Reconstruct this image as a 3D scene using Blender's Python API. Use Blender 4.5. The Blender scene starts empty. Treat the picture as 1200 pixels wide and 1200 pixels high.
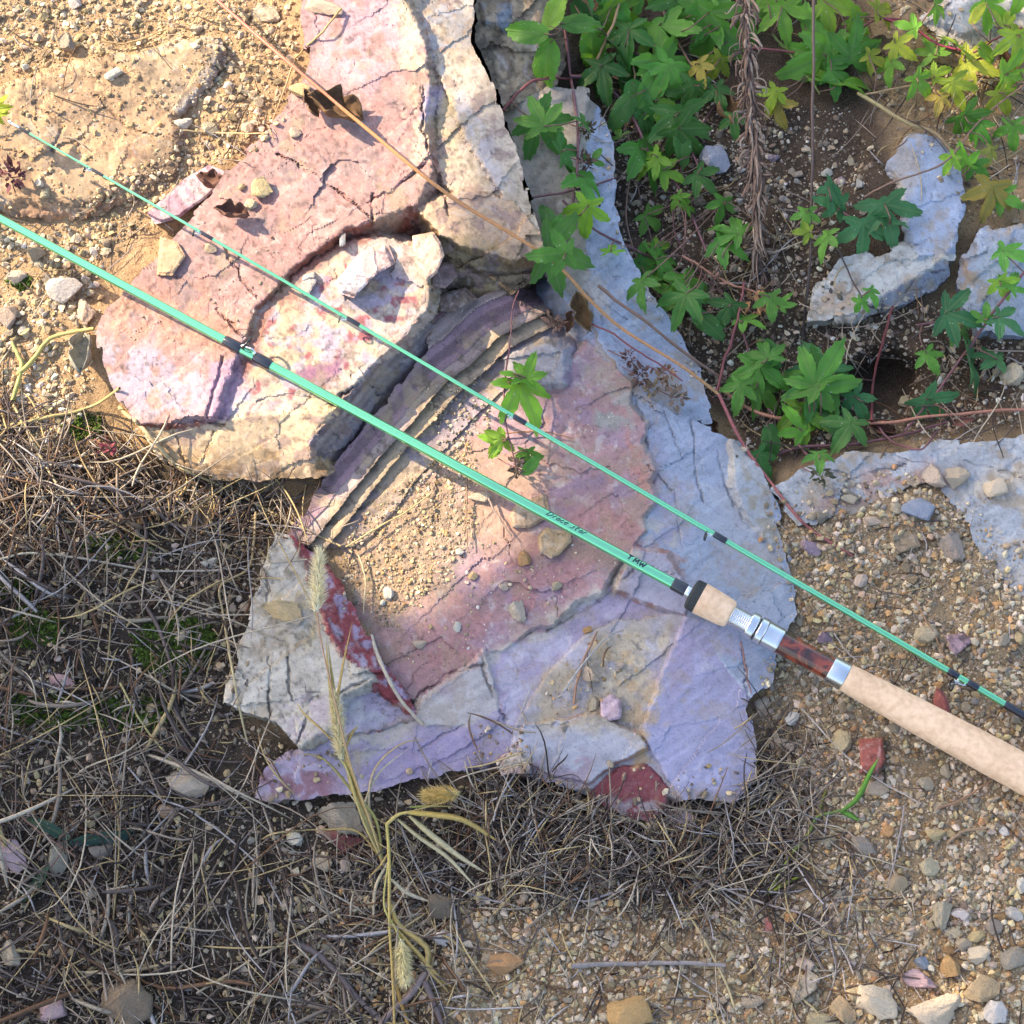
import bpy, math, random
import numpy as np
from mathutils import Vector, Matrix
random.seed(7); RNG = np.random.default_rng(11)
S = bpy.context.scene
COL = S.collection
R = math.radians

# ------------------------------------------------------------------ camera
TILT = R(20); DIST = 1.25; FIELD = 0.66; K = FIELD/1200.0     # K: metres per photo pixel at the aim point
TGT = np.array((0.0, 0.0, 0.02))
CAM = TGT + DIST*np.array((0, -math.sin(TILT), math.cos(TILT)))
HF = (FIELD/2)/DIST
cd = bpy.data.cameras.new('camera'); cam = bpy.data.objects.new('camera', cd); COL.objects.link(cam)
cam.location = CAM; cam.rotation_euler = (TILT, 0, 0)
cd.sensor_width = 36; cd.angle = 2*math.atan(HF); cd.clip_start = 0.01; cd.clip_end = 100
S.camera = cam
# ------------------------------------------------------------------ light
SUN_EL = R(33); SUN_AZ = (-0.895, 0.446)                      # towards the sun, in the ground plane
_n = math.hypot(*SUN_AZ); SUN_AZ = (SUN_AZ[0]/_n, SUN_AZ[1]/_n)
SUN = np.array((SUN_AZ[0]*math.cos(SUN_EL), SUN_AZ[1]*math.cos(SUN_EL), math.sin(SUN_EL)))
w = bpy.data.worlds.new('World'); S.world = w; w.use_nodes = True
nt = w.node_tree; bg = nt.nodes['Background']
sky = nt.nodes.new('ShaderNodeTexSky'); sky.sky_type = 'NISHITA'; sky.sun_disc = False
sky.sun_elevation = SUN_EL; sky.sun_rotation = math.atan2(SUN_AZ[0], SUN_AZ[1])
sky.air_density = 1.0; sky.dust_density = 3.2; sky.ozone_density = 0.6
nt.links.new(sky.outputs[0], bg.inputs[0]); bg.inputs[1].default_value = 0.15
ld = bpy.data.lights.new('sun', 'SUN'); ld.energy = 3.8; ld.angle = R(0.5); ld.color = (1, 0.82, 0.58)
sun = bpy.data.objects.new('sun', ld); COL.objects.link(sun)
sun.rotation_euler = Vector(SUN).to_track_quat('Z', 'Y').to_euler()
S.view_settings.view_transform = 'Standard'; S.view_settings.look = 'None'
S.view_settings.exposure = 1.78; S.view_settings.gamma = 1

# ------------------------------------------------------------------ helpers
def rays(px, py):
    u = (np.asarray(px, float)-600)/600*HF; v = (600-np.asarray(py, float))/600*HF
    st, ct = math.sin(TILT), math.cos(TILT)
    return np.stack([u, st + v*ct, -ct + v*st], -1)
def W(px, py, z):
    """world point at height z (in photo pixels) on the sight line through a pixel"""
    d = rays(px, py); t = (np.asarray(z, float)*K - CAM[2])/d[..., 2]
    return CAM + d*t[..., None]
def toPX(P):
    q = np.asarray(P)-CAM; st, ct = math.sin(TILT), math.cos(TILT)
    f = q[..., 1]*st - q[..., 2]*ct; u = q[..., 0]/f; v = (q[..., 1]*ct + q[..., 2]*st)/f
    return 600+u/HF*600, 600-v/HF*600
def _h(ix, iy, s):
    n = (ix.astype(np.int64)*374761393 + iy.astype(np.int64)*668265263 + s*1274126177) & 0xFFFFFFFF
    n = ((n ^ (n >> 13))*1274126177) & 0xFFFFFFFF
    n = ((n ^ (n >> 16))*2246822519) & 0xFFFFFFFF
    return ((n ^ (n >> 15)) & 0xFFFF)/65535.0
def vn(x, y, s=0):
    x0 = np.floor(x); y0 = np.floor(y); fx = x-x0; fy = y-y0
    fx = fx*fx*(3-2*fx); fy = fy*fy*(3-2*fy)
    a = _h(x0, y0, s); b = _h(x0+1, y0, s); c = _h(x0, y0+1, s); d = _h(x0+1, y0+1, s)
    return (a+(b-a)*fx)*(1-fy) + (c+(d-c)*fx)*fy
def fbm(x, y, sc, s=0, o=4):
    r = 0; a = 1; t = 0; x = x/sc; y = y/sc
    for i in range(o):
        r = r+a*vn(x, y, s+i*17); t += a; a *= .52; x = x*2.03+5.1; y = y*2.03+1.7
    return r/t
def chips(x, y, sc, s=0):
    """faceted relief: every cell is a little tilted plane"""
    x = x/sc; y = y/sc; x0 = np.floor(x); y0 = np.floor(y)
    best = np.full(x.shape, 1e9); out = np.zeros(x.shape)
    for i in (-1, 0, 1):
        for j in (-1, 0, 1):
            cx = x0+i; cy = y0+j
            sx = cx+_h(cx, cy, s); sy = cy+_h(cx, cy, s+1)
            d = (x-sx)**2+(y-sy)**2
            t = (_h(cx, cy, s+2)-.5)*2*(x-sx) + (_h(cx, cy, s+3)-.5)*2*(y-sy) + (_h(cx, cy, s+4)-.5)*.6
            m = d < best; best = np.where(m, d, best); out = np.where(m, t, out)
    return out
def sdf(px, py, poly):
    """signed distance to a polygon, inside > 0"""
    p = np.asarray(poly, float); n = len(p); d = np.full(px.shape, 1e18); ins = np.zeros(px.shape, bool)
    for i in range(n):
        ax, ay = p[i]; bx, by = p[(i+1) % n]; ex = bx-ax; ey = by-ay
        t = np.clip(((px-ax)*ex+(py-ay)*ey)/(ex*ex+ey*ey+1e-9), 0, 1)
        d = np.minimum(d, (px-ax-t*ex)**2+(py-ay-t*ey)**2)
        if by != ay:
            ins ^= ((ay > py) != (by > py)) & (px < ex*(py-ay)/ey+ax)
    d = np.sqrt(d); return np.where(ins, d, -d)
def ldist(px, py, line):
    d = np.full(px.shape, 1e18)
    for (ax, ay), (bx, by) in zip(line[:-1], line[1:]):
        ex = bx-ax; ey = by-ay
        t = np.clip(((px-ax)*ex+(py-ay)*ey)/(ex*ex+ey*ey+1e-9), 0, 1)
        d = np.minimum(d, (px-ax-t*ex)**2+(py-ay-t*ey)**2)
    return np.sqrt(d)
def ss(a, b, x): t = np.clip((x-a)/(b-a), 0, 1); return t*t*(3-2*t)
def mesh(name, V, F, mat, parent=None, col=None, smooth=True, attr='Col', link=True):
    me = bpy.data.meshes.new(name); V = np.asarray(V, np.float32).reshape(-1, 3)
    Fs = F if isinstance(F, list) else [F]
    Fs = [np.asarray(f, np.int32) for f in Fs if len(f)]
    me.vertices.add(len(V)); me.vertices.foreach_set('co', V.ravel())
    nl = sum(f.size for f in Fs); npoly = sum(len(f) for f in Fs)
    me.loops.add(nl); me.polygons.add(npoly)
    me.loops.foreach_set('vertex_index', np.concatenate([f.ravel() for f in Fs]))
    st = []; o = 0
    for f in Fs:
        st.append(np.arange(len(f))*f.shape[1]+o); o += f.size
    me.polygons.foreach_set('loop_start', np.concatenate(st).astype(np.int32))
    me.update(calc_edges=True)
    me.polygons.foreach_set('use_smooth', np.full(npoly, smooth))
    if col is not None:
        a = me.color_attributes.new(attr, 'FLOAT_COLOR', 'POINT')
        c = np.ones((len(V), 4), np.float32); c[:, :3] = col; a.data.foreach_set('color', c.ravel())
    if mat: me.materials.append(mat)
    me.validate(); me.update()
    if not link: return me
    o = bpy.data.objects.new(name, me); COL.objects.link(o)
    if parent: o.parent = parent
    return o
def obj(name, me, parent=None):
    o = bpy.data.objects.new(name, me); COL.objects.link(o); o.parent = parent; return o
def tag(o, label=None, cat=None, group=None, kind=None):
    if label: o['label'] = label
    if cat: o['category'] = cat
    if group: o['group'] = group
    if kind: o['kind'] = kind
    return o
def empty(name, loc):
    o = bpy.data.objects.new(name, None); COL.objects.link(o); o.location = loc; o.empty_display_size = .01; return o
def child(o, parent):
    o.parent = parent; o.matrix_parent_inverse = Matrix.Translation(-Vector(parent.location)); return o
class MB:
    def __init__(s): s.V = []; s.F = {}; s.C = []; s.n = 0
    def add(s, V, F, c=None):
        V = np.asarray(V, float).reshape(-1, 3); F = np.asarray(F)
        s.F.setdefault(F.shape[1], []).append(F+s.n); s.V.append(V)
        s.C.append(np.broadcast_to(np.asarray(c if c is not None else (1, 1, 1), float), (len(V), 3))); s.n += len(V)
    def build(s, name, mat, parent=None, smooth=True):
        o = mesh(name, np.concatenate(s.V), [np.concatenate(f) for f in s.F.values()], mat, None, np.concatenate(s.C), smooth)
        if parent: child(o, parent)
        return o
def tube(P, r, n=6, cap=True):
    P = np.asarray(P, float); m = len(P); r = np.broadcast_to(np.asarray(r, float), (m,))
    T = np.gradient(P, axis=0); T /= np.linalg.norm(T, axis=1)[:, None]+1e-12
    up = np.array((0, 0, 1.)) if abs(T[0][2]) < .9 else np.array((1., 0, 0))
    A = np.cross(T, up); A /= np.linalg.norm(A, axis=1)[:, None]+1e-12; B = np.cross(T, A)
    th = np.arange(n)*2*math.pi/n
    V = P[:, None]+r[:, None, None]*(A[:, None]*np.cos(th)[None, :, None]+B[:, None]*np.sin(th)[None, :, None])
    i = np.arange(m-1)[:, None]*n; j = np.arange(n)[None]; k = (j+1) % n
    F = np.stack([i+j, i+k, i+n+k, i+n+j], -1).reshape(-1, 4)
    V = V.reshape(-1, 3)
    return V, F
def spline(P, n=24):
    P = np.asarray(P, float); Q = np.vstack([2*P[0]-P[1], P, 2*P[-1]-P[-2]]); out = []
    seg = max(2, int(n/(len(P)-1)))
    for i in range(len(P)-1):
        t = np.linspace(0, 1, seg, endpoint=False)[:, None]; a, b, c, d = Q[i:i+4]
        out.append(.5*((2*b)+(-a+c)*t+(2*a-5*b+4*c-d)*t*t+(-a+3*b-3*c+d)*t**3))
    out.append(P[-1:]); return np.concatenate(out)

# ------------------------------------------------------------------ materials
def nodes(name):
    m = bpy.data.materials.new(name); m.use_nodes = True; t = m.node_tree
    return m, t, t.nodes['Principled BSDF']
def N(t, k, **kw):
    n = t.nodes.new(k)
    for a, b in kw.items():
        if a.startswith('i_'):
            key = a[2:]; n.inputs[int(key) if key.isdigit() else key.replace('_', ' ')].default_value = b
        else: setattr(n, a, b)
    return n
def ramp(t, fac, stops):
    r = t.nodes.new('ShaderNodeValToRGB'); e = r.color_ramp.elements
    while len(e) < len(stops): e.new(.5)
    for q, (p, c) in zip(e, stops): q.position = p; q.color = (*c, 1) if len(c) == 3 else c
    t.links.new(fac, r.inputs[0]); return r.outputs[0]
def mixc(t, mode, f, a, b):
    n = N(t, 'ShaderNodeMix', data_type='RGBA', blend_type=mode)
    for s, v in ((n.inputs[0], f), (n.inputs[6], a), (n.inputs[7], b)):
        if hasattr(v, 'links'): t.links.new(v, s)
        else: s.default_value = v if not isinstance(v, tuple) else (*v, 1)[:4]
    return n.outputs[2]
def rockmat(name, source='Col', rough=.72, bump=.55, speck=.35, fine=1.0, spec=.35, bd=.0025):
    m, t, b = nodes(name); L = t.links.new
    tc = N(t, 'ShaderNodeTexCoord'); co = tc.outputs['Object']
    if source == 'Col': c = N(t, 'ShaderNodeAttribute', attribute_name='Col').outputs['Color']
    else: c = N(t, 'ShaderNodeObjectInfo').outputs['Color']
    n1 = N(t, 'ShaderNodeTexNoise', i_Scale=190*fine, i_Detail=6, i_Roughness=.65); L(co, n1.inputs['Vector'])
    n2 = N(t, 'ShaderNodeTexNoise', i_Scale=700*fine, i_Detail=4, i_Roughness=.7); L(co, n2.inputs['Vector'])
    n3 = N(t, 'ShaderNodeTexNoise', i_Scale=1900*fine, i_Detail=2, i_Roughness=.6); L(co, n3.inputs['Vector'])
    v1 = ramp(t, n1.outputs[0], [(.28, (.80, .79, .78)), (.5, (1, 1, 1)), (.75, (1.0, .98, .94))])
    v2 = ramp(t, n2.outputs[0], [(.30, (1-speck*1.3,)*3), (.47, (1, 1, 1)), (.62, (1, 1, 1)), (.75, (1+speck*.0, 1, 1))])
    c1 = mixc(t, 'MULTIPLY', 1.0, c, v1); c2 = mixc(t, 'MULTIPLY', 1.0, c1, v2)
    hl = ramp(t, n3.outputs[0], [(.60, (0, 0, 0)), (.72, (1, 1, 1))])
    c3 = mixc(t, 'MIX', .0, c2, (.7, .66, .6))
    mx = c3.node; mm = N(t, 'ShaderNodeMath', operation='MULTIPLY', i_1=speck*.7); L(hl, mm.inputs[0]); L(mm.outputs[0], mx.inputs[0])
    L(c3, b.inputs['Base Color']); b.inputs['Roughness'].default_value = rough
    b.inputs['Specular IOR Level'].default_value = spec
    add = N(t, 'ShaderNodeMath', operation='MULTIPLY_ADD', i_1=.45); L(n2.outputs[0], add.inputs[0]); L(n1.outputs[0], add.inputs[2])
    bp = N(t, 'ShaderNodeBump', i_Strength=bump, i_Distance=bd); L(add.outputs[0], bp.inputs['Height']); L(bp.outputs[0], b.inputs['Normal'])
    return m
M = {}
M['rock'] = rockmat('rock_surface', bump=.16, speck=.28)
M['soil'] = rockmat('soil_surface', rough=.95, bump=.9, speck=.6, spec=.1)
M['stone'] = rockmat('stone_surface', 'obj', rough=.88, bump=.7, speck=.38, fine=.024, spec=.22, bd=.005)
M['gravel'] = rockmat('gravel_surface', rough=.8, bump=.5, speck=.35, fine=1.6, spec=.3)
def simple(name, col=None, rough=.5, metal=0, coat=0, noise=0, scale=300, bump=0, sub=0, spec=.5, trans=0):
    m, t, b = nodes(name); L = t.links.new
    if col is None: c = N(t, 'ShaderNodeAttribute', attribute_name='Col').outputs['Color']
    elif col == 'obj': c = N(t, 'ShaderNodeObjectInfo').outputs['Color']
    else: c = None; b.inputs['Base Color'].default_value = (*col, 1)
    if noise or bump:
        tc = N(t, 'ShaderNodeTexCoord'); n = N(t, 'ShaderNodeTexNoise', i_Scale=scale, i_Detail=5, i_Roughness=.65); L(tc.outputs['Object'], n.inputs['Vector'])
        if noise:
            r = ramp(t, n.outputs[0], [(.3, (1-noise,)*3), (.6, (1, 1, 1))])
            c = mixc(t, 'MULTIPLY', 1.0, c if c is not None else tuple(col), r)
        if bump:
            bp = N(t, 'ShaderNodeBump', i_Strength=bump, i_Distance=.001); L(n.outputs[0], bp.inputs['Height']); L(bp.outputs[0], b.inputs['Normal'])
    if c is not None: L(c, b.inputs['Base Color'])
    b.inputs['Roughness'].default_value = rough; b.inputs['Metallic'].default_value = metal
    b.inputs['Coat Weight'].default_value = coat; b.inputs['Coat Roughness'].default_value = .08
    b.inputs['Specular IOR Level'].default_value = spec
    if trans:
        tr = N(t, 'ShaderNodeBsdfTranslucent'); mx = N(t, 'ShaderNodeMixShader', i_0=trans)
        if c is not None: L(c, tr.inputs[0])
        else: tr.inputs[0].default_value = (*col, 1)
        L(b.outputs[0], mx.inputs[1]); L(tr.outputs[0], mx.inputs[2]); L(mx.outputs[0], t.nodes['Material Output'].inputs[0])
    return m
M['straw'] = simple('dry_grass', None, .65, noise=.35, scale=500, trans=.12, spec=.3)
M['stem'] = simple('plant_stem', None, .5, noise=.3, scale=400, spec=.4)
M['deadleaf'] = simple('dead_leaf', None, .8, noise=.45, scale=350, trans=.15, spec=.2)
M['bristle'] = simple('bristle', None, .55, trans=.35)
M['moss'] = simple('moss', None, .9, spec=.1)
M['bark'] = simple('bark', (.11, .08, .06), .9, noise=.5, scale=60, bump=.8)
M['treeleaf'] = simple('tree_leaf', (.05, .11, .025), .5, trans=.25, noise=.3, scale=40)
M['mint'] = simple('mint_lacquer', (.24, .76, .38), .11, .84, 1.0, noise=.08, scale=900)
M['wrap'] = simple('thread_wrap', (.010, .012, .022), .25, 0, .8, noise=.3, scale=2500, bump=.15)
M['chrome'] = simple('brushed_metal', (.74, .76, .78), .27, 1, noise=.08, scale=1500)
M['ring'] = simple('guide_ring', (.04, .045, .05), .2, .6)
def corkmat():
    m, t, b = nodes('cork'); L = t.links.new; tc = N(t, 'ShaderNodeTexCoord'); co = tc.outputs['Object']
    n = N(t, 'ShaderNodeTexNoise', i_Scale=260, i_Detail=5); L(co, n.inputs['Vector']); n2 = N(t, 'ShaderNodeTexNoise', i_Scale=620, i_Detail=3, i_Roughness=.6); L(co, n2.inputs['Vector'])
    n3 = N(t, 'ShaderNodeTexNoise', i_Scale=45, i_Detail=3); L(co, n3.inputs['Vector'])
    c = ramp(t, n.outputs[0], [(.3, (.62, .42, .27)), (.6, (.77, .55, .37))]); c = mixc(t, 'MULTIPLY', 1.0, c, ramp(t, n3.outputs[0], [(.3, (.86, .83, .80)), (.6, (1, 1, 1))]))
    p_ = ramp(t, n2.outputs[0], [(.70, (1, 1, 1)), (.76, (.5, .4, .33))]); c = mixc(t, 'MULTIPLY', 1.0, c, p_); L(c, b.inputs['Base Color'])
    b.inputs['Roughness'].default_value = .8; b.inputs['Specular IOR Level'].default_value = .2
    bp = N(t, 'ShaderNodeBump', i_Strength=.2, i_Distance=.0006); L(p_, bp.inputs['Height']); L(bp.outputs[0], b.inputs['Normal']); return m
M['cork'] = corkmat()
M['darkcork'] = simple('dark_cork', (.055, .06, .06), .9, noise=.7, scale=1400, bump=.5, spec=.2)
M['ink'] = simple('ink', (.008, .02, .04), .5)
def woodmat():
    m, t, b = nodes('burl_wood'); L = t.links.new; tc = N(t, 'ShaderNodeTexCoord')
    mp = N(t, 'ShaderNodeMapping'); mp.inputs['Scale'].default_value = (1, 1.6, 1); L(tc.outputs['Object'], mp.inputs[0])
    n = N(t, 'ShaderNodeTexNoise', i_Scale=55, i_Detail=6, i_Roughness=.6, i_Distortion=1.8); L(mp.outputs[0], n.inputs['Vector'])
    c = ramp(t, n.outputs[0], [(.34, (.018, .006, .006)), (.47, (.07, .016, .010)), (.57, (.26, .045, .016)), (.68, (.10, .02, .012))])
    L(c, b.inputs['Base Color']); b.inputs['Roughness'].default_value = .3; b.inputs['Coat Weight'].default_value = 1
    b.inputs['Coat Roughness'].default_value = .06; return m
M['wood'] = woodmat()
def leafmat():
    m, t, b = nodes('vine_leaf'); L = t.links.new
    oi = N(t, 'ShaderNodeObjectInfo'); at = N(t, 'ShaderNodeAttribute', attribute_name='Col'); tc = N(t, 'ShaderNodeTexCoord')
    sp = N(t, 'ShaderNodeSeparateColor'); L(at.outputs['Color'], sp.inputs[0])     # R vein, G towards the margin
    n = N(t, 'ShaderNodeTexNoise', i_Scale=2.2, i_Detail=4); L(tc.outputs['Object'], n.inputs['Vector'])
    c = mixc(t, 'MULTIPLY', 1.0, oi.outputs['Color'], ramp(t, n.outputs[0], [(.3, (.68, .72, .6)), (.65, (1.15, 1.1, 1.0))]))
    vm = N(t, 'ShaderNodeMath', operation='MULTIPLY', i_1=.30); L(sp.outputs[0], vm.inputs[0])
    c = mixc(t, 'MIX', 0.0, c, (.20, .30, .10)); L(vm.outputs[0], c.node.inputs[0])
    v = N(t, 'ShaderNodeTexVoronoi', i_Scale=9); L(tc.outputs['Object'], v.inputs['Vector'])
    n4 = N(t, 'ShaderNodeTexNoise', i_Scale=2.5); L(tc.outputs['Object'], n4.inputs['Vector'])
    d = ramp(t, v.outputs['Distance'], [(.10, (1, 1, 1)), (.17, (0, 0, 0))])
    g = ramp(t, n4.outputs[0], [(.50, (0, 0, 0)), (.62, (.8, .8, .8))])
    mu = N(t, 'ShaderNodeMath', operation='MULTIPLY'); L(d, mu.inputs[0]); L(g, mu.inputs[1])
    c = mixc(t, 'MIX', 0.0, c, (.55, .6, .5)); L(mu.outputs[0], c.node.inputs[0])
    n5 = N(t, 'ShaderNodeTexNoise', i_Scale=3.2, i_Detail=3); L(tc.outputs['Object'], n5.inputs['Vector']); ad = N(t, 'ShaderNodeMath', operation='MULTIPLY'); L(n5.outputs[0], ad.inputs[0]); L(sp.outputs[1], ad.inputs[1])
    eb = ramp(t, ad.outputs[0], [(.56, (0, 0, 0)), (.66, (.85, .85, .85))]); c = mixc(t, 'MIX', 0.0, c, (.30, .22, .06)); L(eb, c.node.inputs[0])
    L(c, b.inputs['Base Color']); b.inputs['Roughness'].default_value = .5; b.inputs['Specular IOR Level'].default_value = .4
    bp = N(t, 'ShaderNodeBump', i_Strength=.6, i_Distance=.001); L(sp.outputs[0], bp.inputs['Height']); L(bp.outputs[0], b.inputs['Normal'])
    tr = N(t, 'ShaderNodeBsdfTranslucent'); L(c, tr.inputs[0]); mx = N(t, 'ShaderNodeMixShader', i_0=.40)
    L(b.outputs[0], mx.inputs[1]); L(tr.outputs[0], mx.inputs[2]); L(mx.outputs[0], t.nodes['Material Output'].inputs[0])
    return m
M['leaf'] = leafmat()

# ------------------------------------------------------------------ height map of everything solid (for resting things on it)
ZG = 2.0; ZX0, ZY0, ZX1, ZY1 = -300, -300, 1500, 1500
zx = np.arange(ZX0, ZX1+1, ZG); zy = np.arange(ZY0, ZY1+1, ZG)
ZM = np.full((len(zy), len(zx)), -200.0)
def zs(px, py):
    x = np.clip((np.asarray(px, float)-ZX0)/ZG, 0, len(zx)-2); y = np.clip((np.asarray(py, float)-ZY0)/ZG, 0, len(zy)-2)
    i = x.astype(int); j = y.astype(int); fx = x-i; fy = y-j
    return (ZM[j, i]*(1-fx)+ZM[j, i+1]*fx)*(1-fy)+(ZM[j+1, i]*(1-fx)+ZM[j+1, i+1]*fx)*fy

# ------------------------------------------------------------------ ground sheet
GC = [(-250,-250,30),(0,0,30),(150,0,34),(300,0,52),(330,60,62),(290,110,62),(230,180,50),(140,280,38),(60,300,28),(100,350,28),(0,350,22),(60,440,18),(0,500,12),(120,540,8),
 (200,590,0),(300,620,2),(0,700,0),(150,800,-2),(260,700,4),(250,860,-4),(100,1000,-2),(0,1200,0),(350,960,-10),(450,1000,-3),(600,980,-4),(700,1000,-4),(600,1150,2),
 (800,1000,-4),(900,950,-4),(900,850,-6),(940,760,2),(940,650,4),(1000,620,18),(980,700,14),(1100,700,22),(1200,800,24),(1100,820,16),(1080,950,10),(1200,1000,14),(1000,1100,4),(1200,1200,8),(800,1200,2),
 (1060,575,26),(1130,640,28),(1200,700,30),(950,590,10),(1010,560,8),(1100,540,18),(1170,580,22),(1200,620,22),
 (870,560,-30),(860,470,-34),(920,480,-32),(1000,500,-16),(1100,490,-8),(1200,470,0),(1035,432,-95),(1015,442,-90),(1056,440,-90),(1040,456,-75),(1090,450,-14),(1000,400,-14),(1060,390,-12),(960,400,-22),
 (800,330,-30),(780,250,-34),(860,300,-24),(900,200,-10),(850,130,-10),(950,230,-4),(1000,180,4),(1050,100,12),(1130,100,16),(1200,60,18),(1200,200,4),(1140,330,0),(900,40,0),(780,60,-16),(720,120,-30),(640,40,10),(1080,360,4),(930,330,-14),
 (1000,614,34),(1060,594,37),(1097,588,38),(1116,612,39),(1142,672,41),(1192,716,43),(945,634,25),(1035,600,36),(970,628,30),(1010,250,38),(1030,215,44),(985,285,26),(1040,272,46),(1030,180,34),(1035,402,2),(1075,412,2),(1000,412,-4),(1500,1500,10),(1500,0,20),(-300,1500,0),(600,1500,0),(1500,700,26),(600,-300,30),(1200,-300,30),(400,700,12),(500,620,14),(450,560,10)]
GC = np.array(GC, float)
def ground_z(x, y):
    num = np.zeros(x.shape); den = np.zeros(x.shape)
    for cx, cy, cz in GC:
        d2 = (x-cx)**2+(y-cy)**2
        w_ = 1/(d2+300)**1.6; num += w_*cz; den += w_
    return num/den + (fbm(x, y, 60, 3)-.5)*10 + (fbm(x, y, 14, 9, 3)-.5)*5 + (fbm(x, y, 5, 19, 2)-.5)*2
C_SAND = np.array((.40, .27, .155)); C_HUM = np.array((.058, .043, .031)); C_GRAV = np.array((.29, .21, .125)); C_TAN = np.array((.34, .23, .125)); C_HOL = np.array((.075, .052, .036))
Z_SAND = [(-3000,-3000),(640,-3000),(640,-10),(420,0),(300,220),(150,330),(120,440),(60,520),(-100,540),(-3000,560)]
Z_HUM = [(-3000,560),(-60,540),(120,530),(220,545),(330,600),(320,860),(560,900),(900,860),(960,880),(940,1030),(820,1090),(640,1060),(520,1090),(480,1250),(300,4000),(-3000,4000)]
Z_HOL = [(580,-3000),(640,-10),(600,110),(700,330),(830,490),(900,560),(1000,530),(1200,490),(1210,380),(1100,350),(1040,130),(1000,60),(1000,-3000)]
Z_GRAV = [(900,600),(1000,560),(1300,500),(1600,900),(1600,1100),(1000,1060),(950,1000),(890,830)]
def zones(x, y):
    wx = x+(fbm(x, y, 50, 31)-.5)*70; wy = y+(fbm(x, y, 50, 37)-.5)*70
    c = np.broadcast_to(C_TAN, x.shape+(3,)).copy()
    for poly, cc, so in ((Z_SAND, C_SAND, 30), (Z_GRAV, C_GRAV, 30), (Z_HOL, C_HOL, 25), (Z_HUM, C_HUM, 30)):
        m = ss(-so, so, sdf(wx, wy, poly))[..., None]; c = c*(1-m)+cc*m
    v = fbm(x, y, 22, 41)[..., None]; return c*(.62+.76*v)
inner = np.arange(-260, 1461, 3.0)
outer = np.array([-3400,-2600,-2000,-1500,-1100,-850,-650,-500,-400,-330,-290])
gx = np.concatenate([outer, inner, 1200-outer[::-1]]); gy = np.concatenate([outer, inner, (1200-outer[::-1])])
GX, GY = np.meshgrid(gx, gy)
GZ = ground_z(GX, GY)
def gridfaces(ny, nx):
    i = np.arange(ny-1)[:, None]*nx; j = np.arange(nx-1)[None]
    return np.stack([i+j, i+nx+j, i+nx+j+1, i+j+1], -1).reshape(-1, 4)
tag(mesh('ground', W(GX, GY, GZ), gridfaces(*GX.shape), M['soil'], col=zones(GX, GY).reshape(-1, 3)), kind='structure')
zX, zY = np.meshgrid(zx, zy); ZM = np.maximum(ZM, ground_z(zX, zY))

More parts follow.
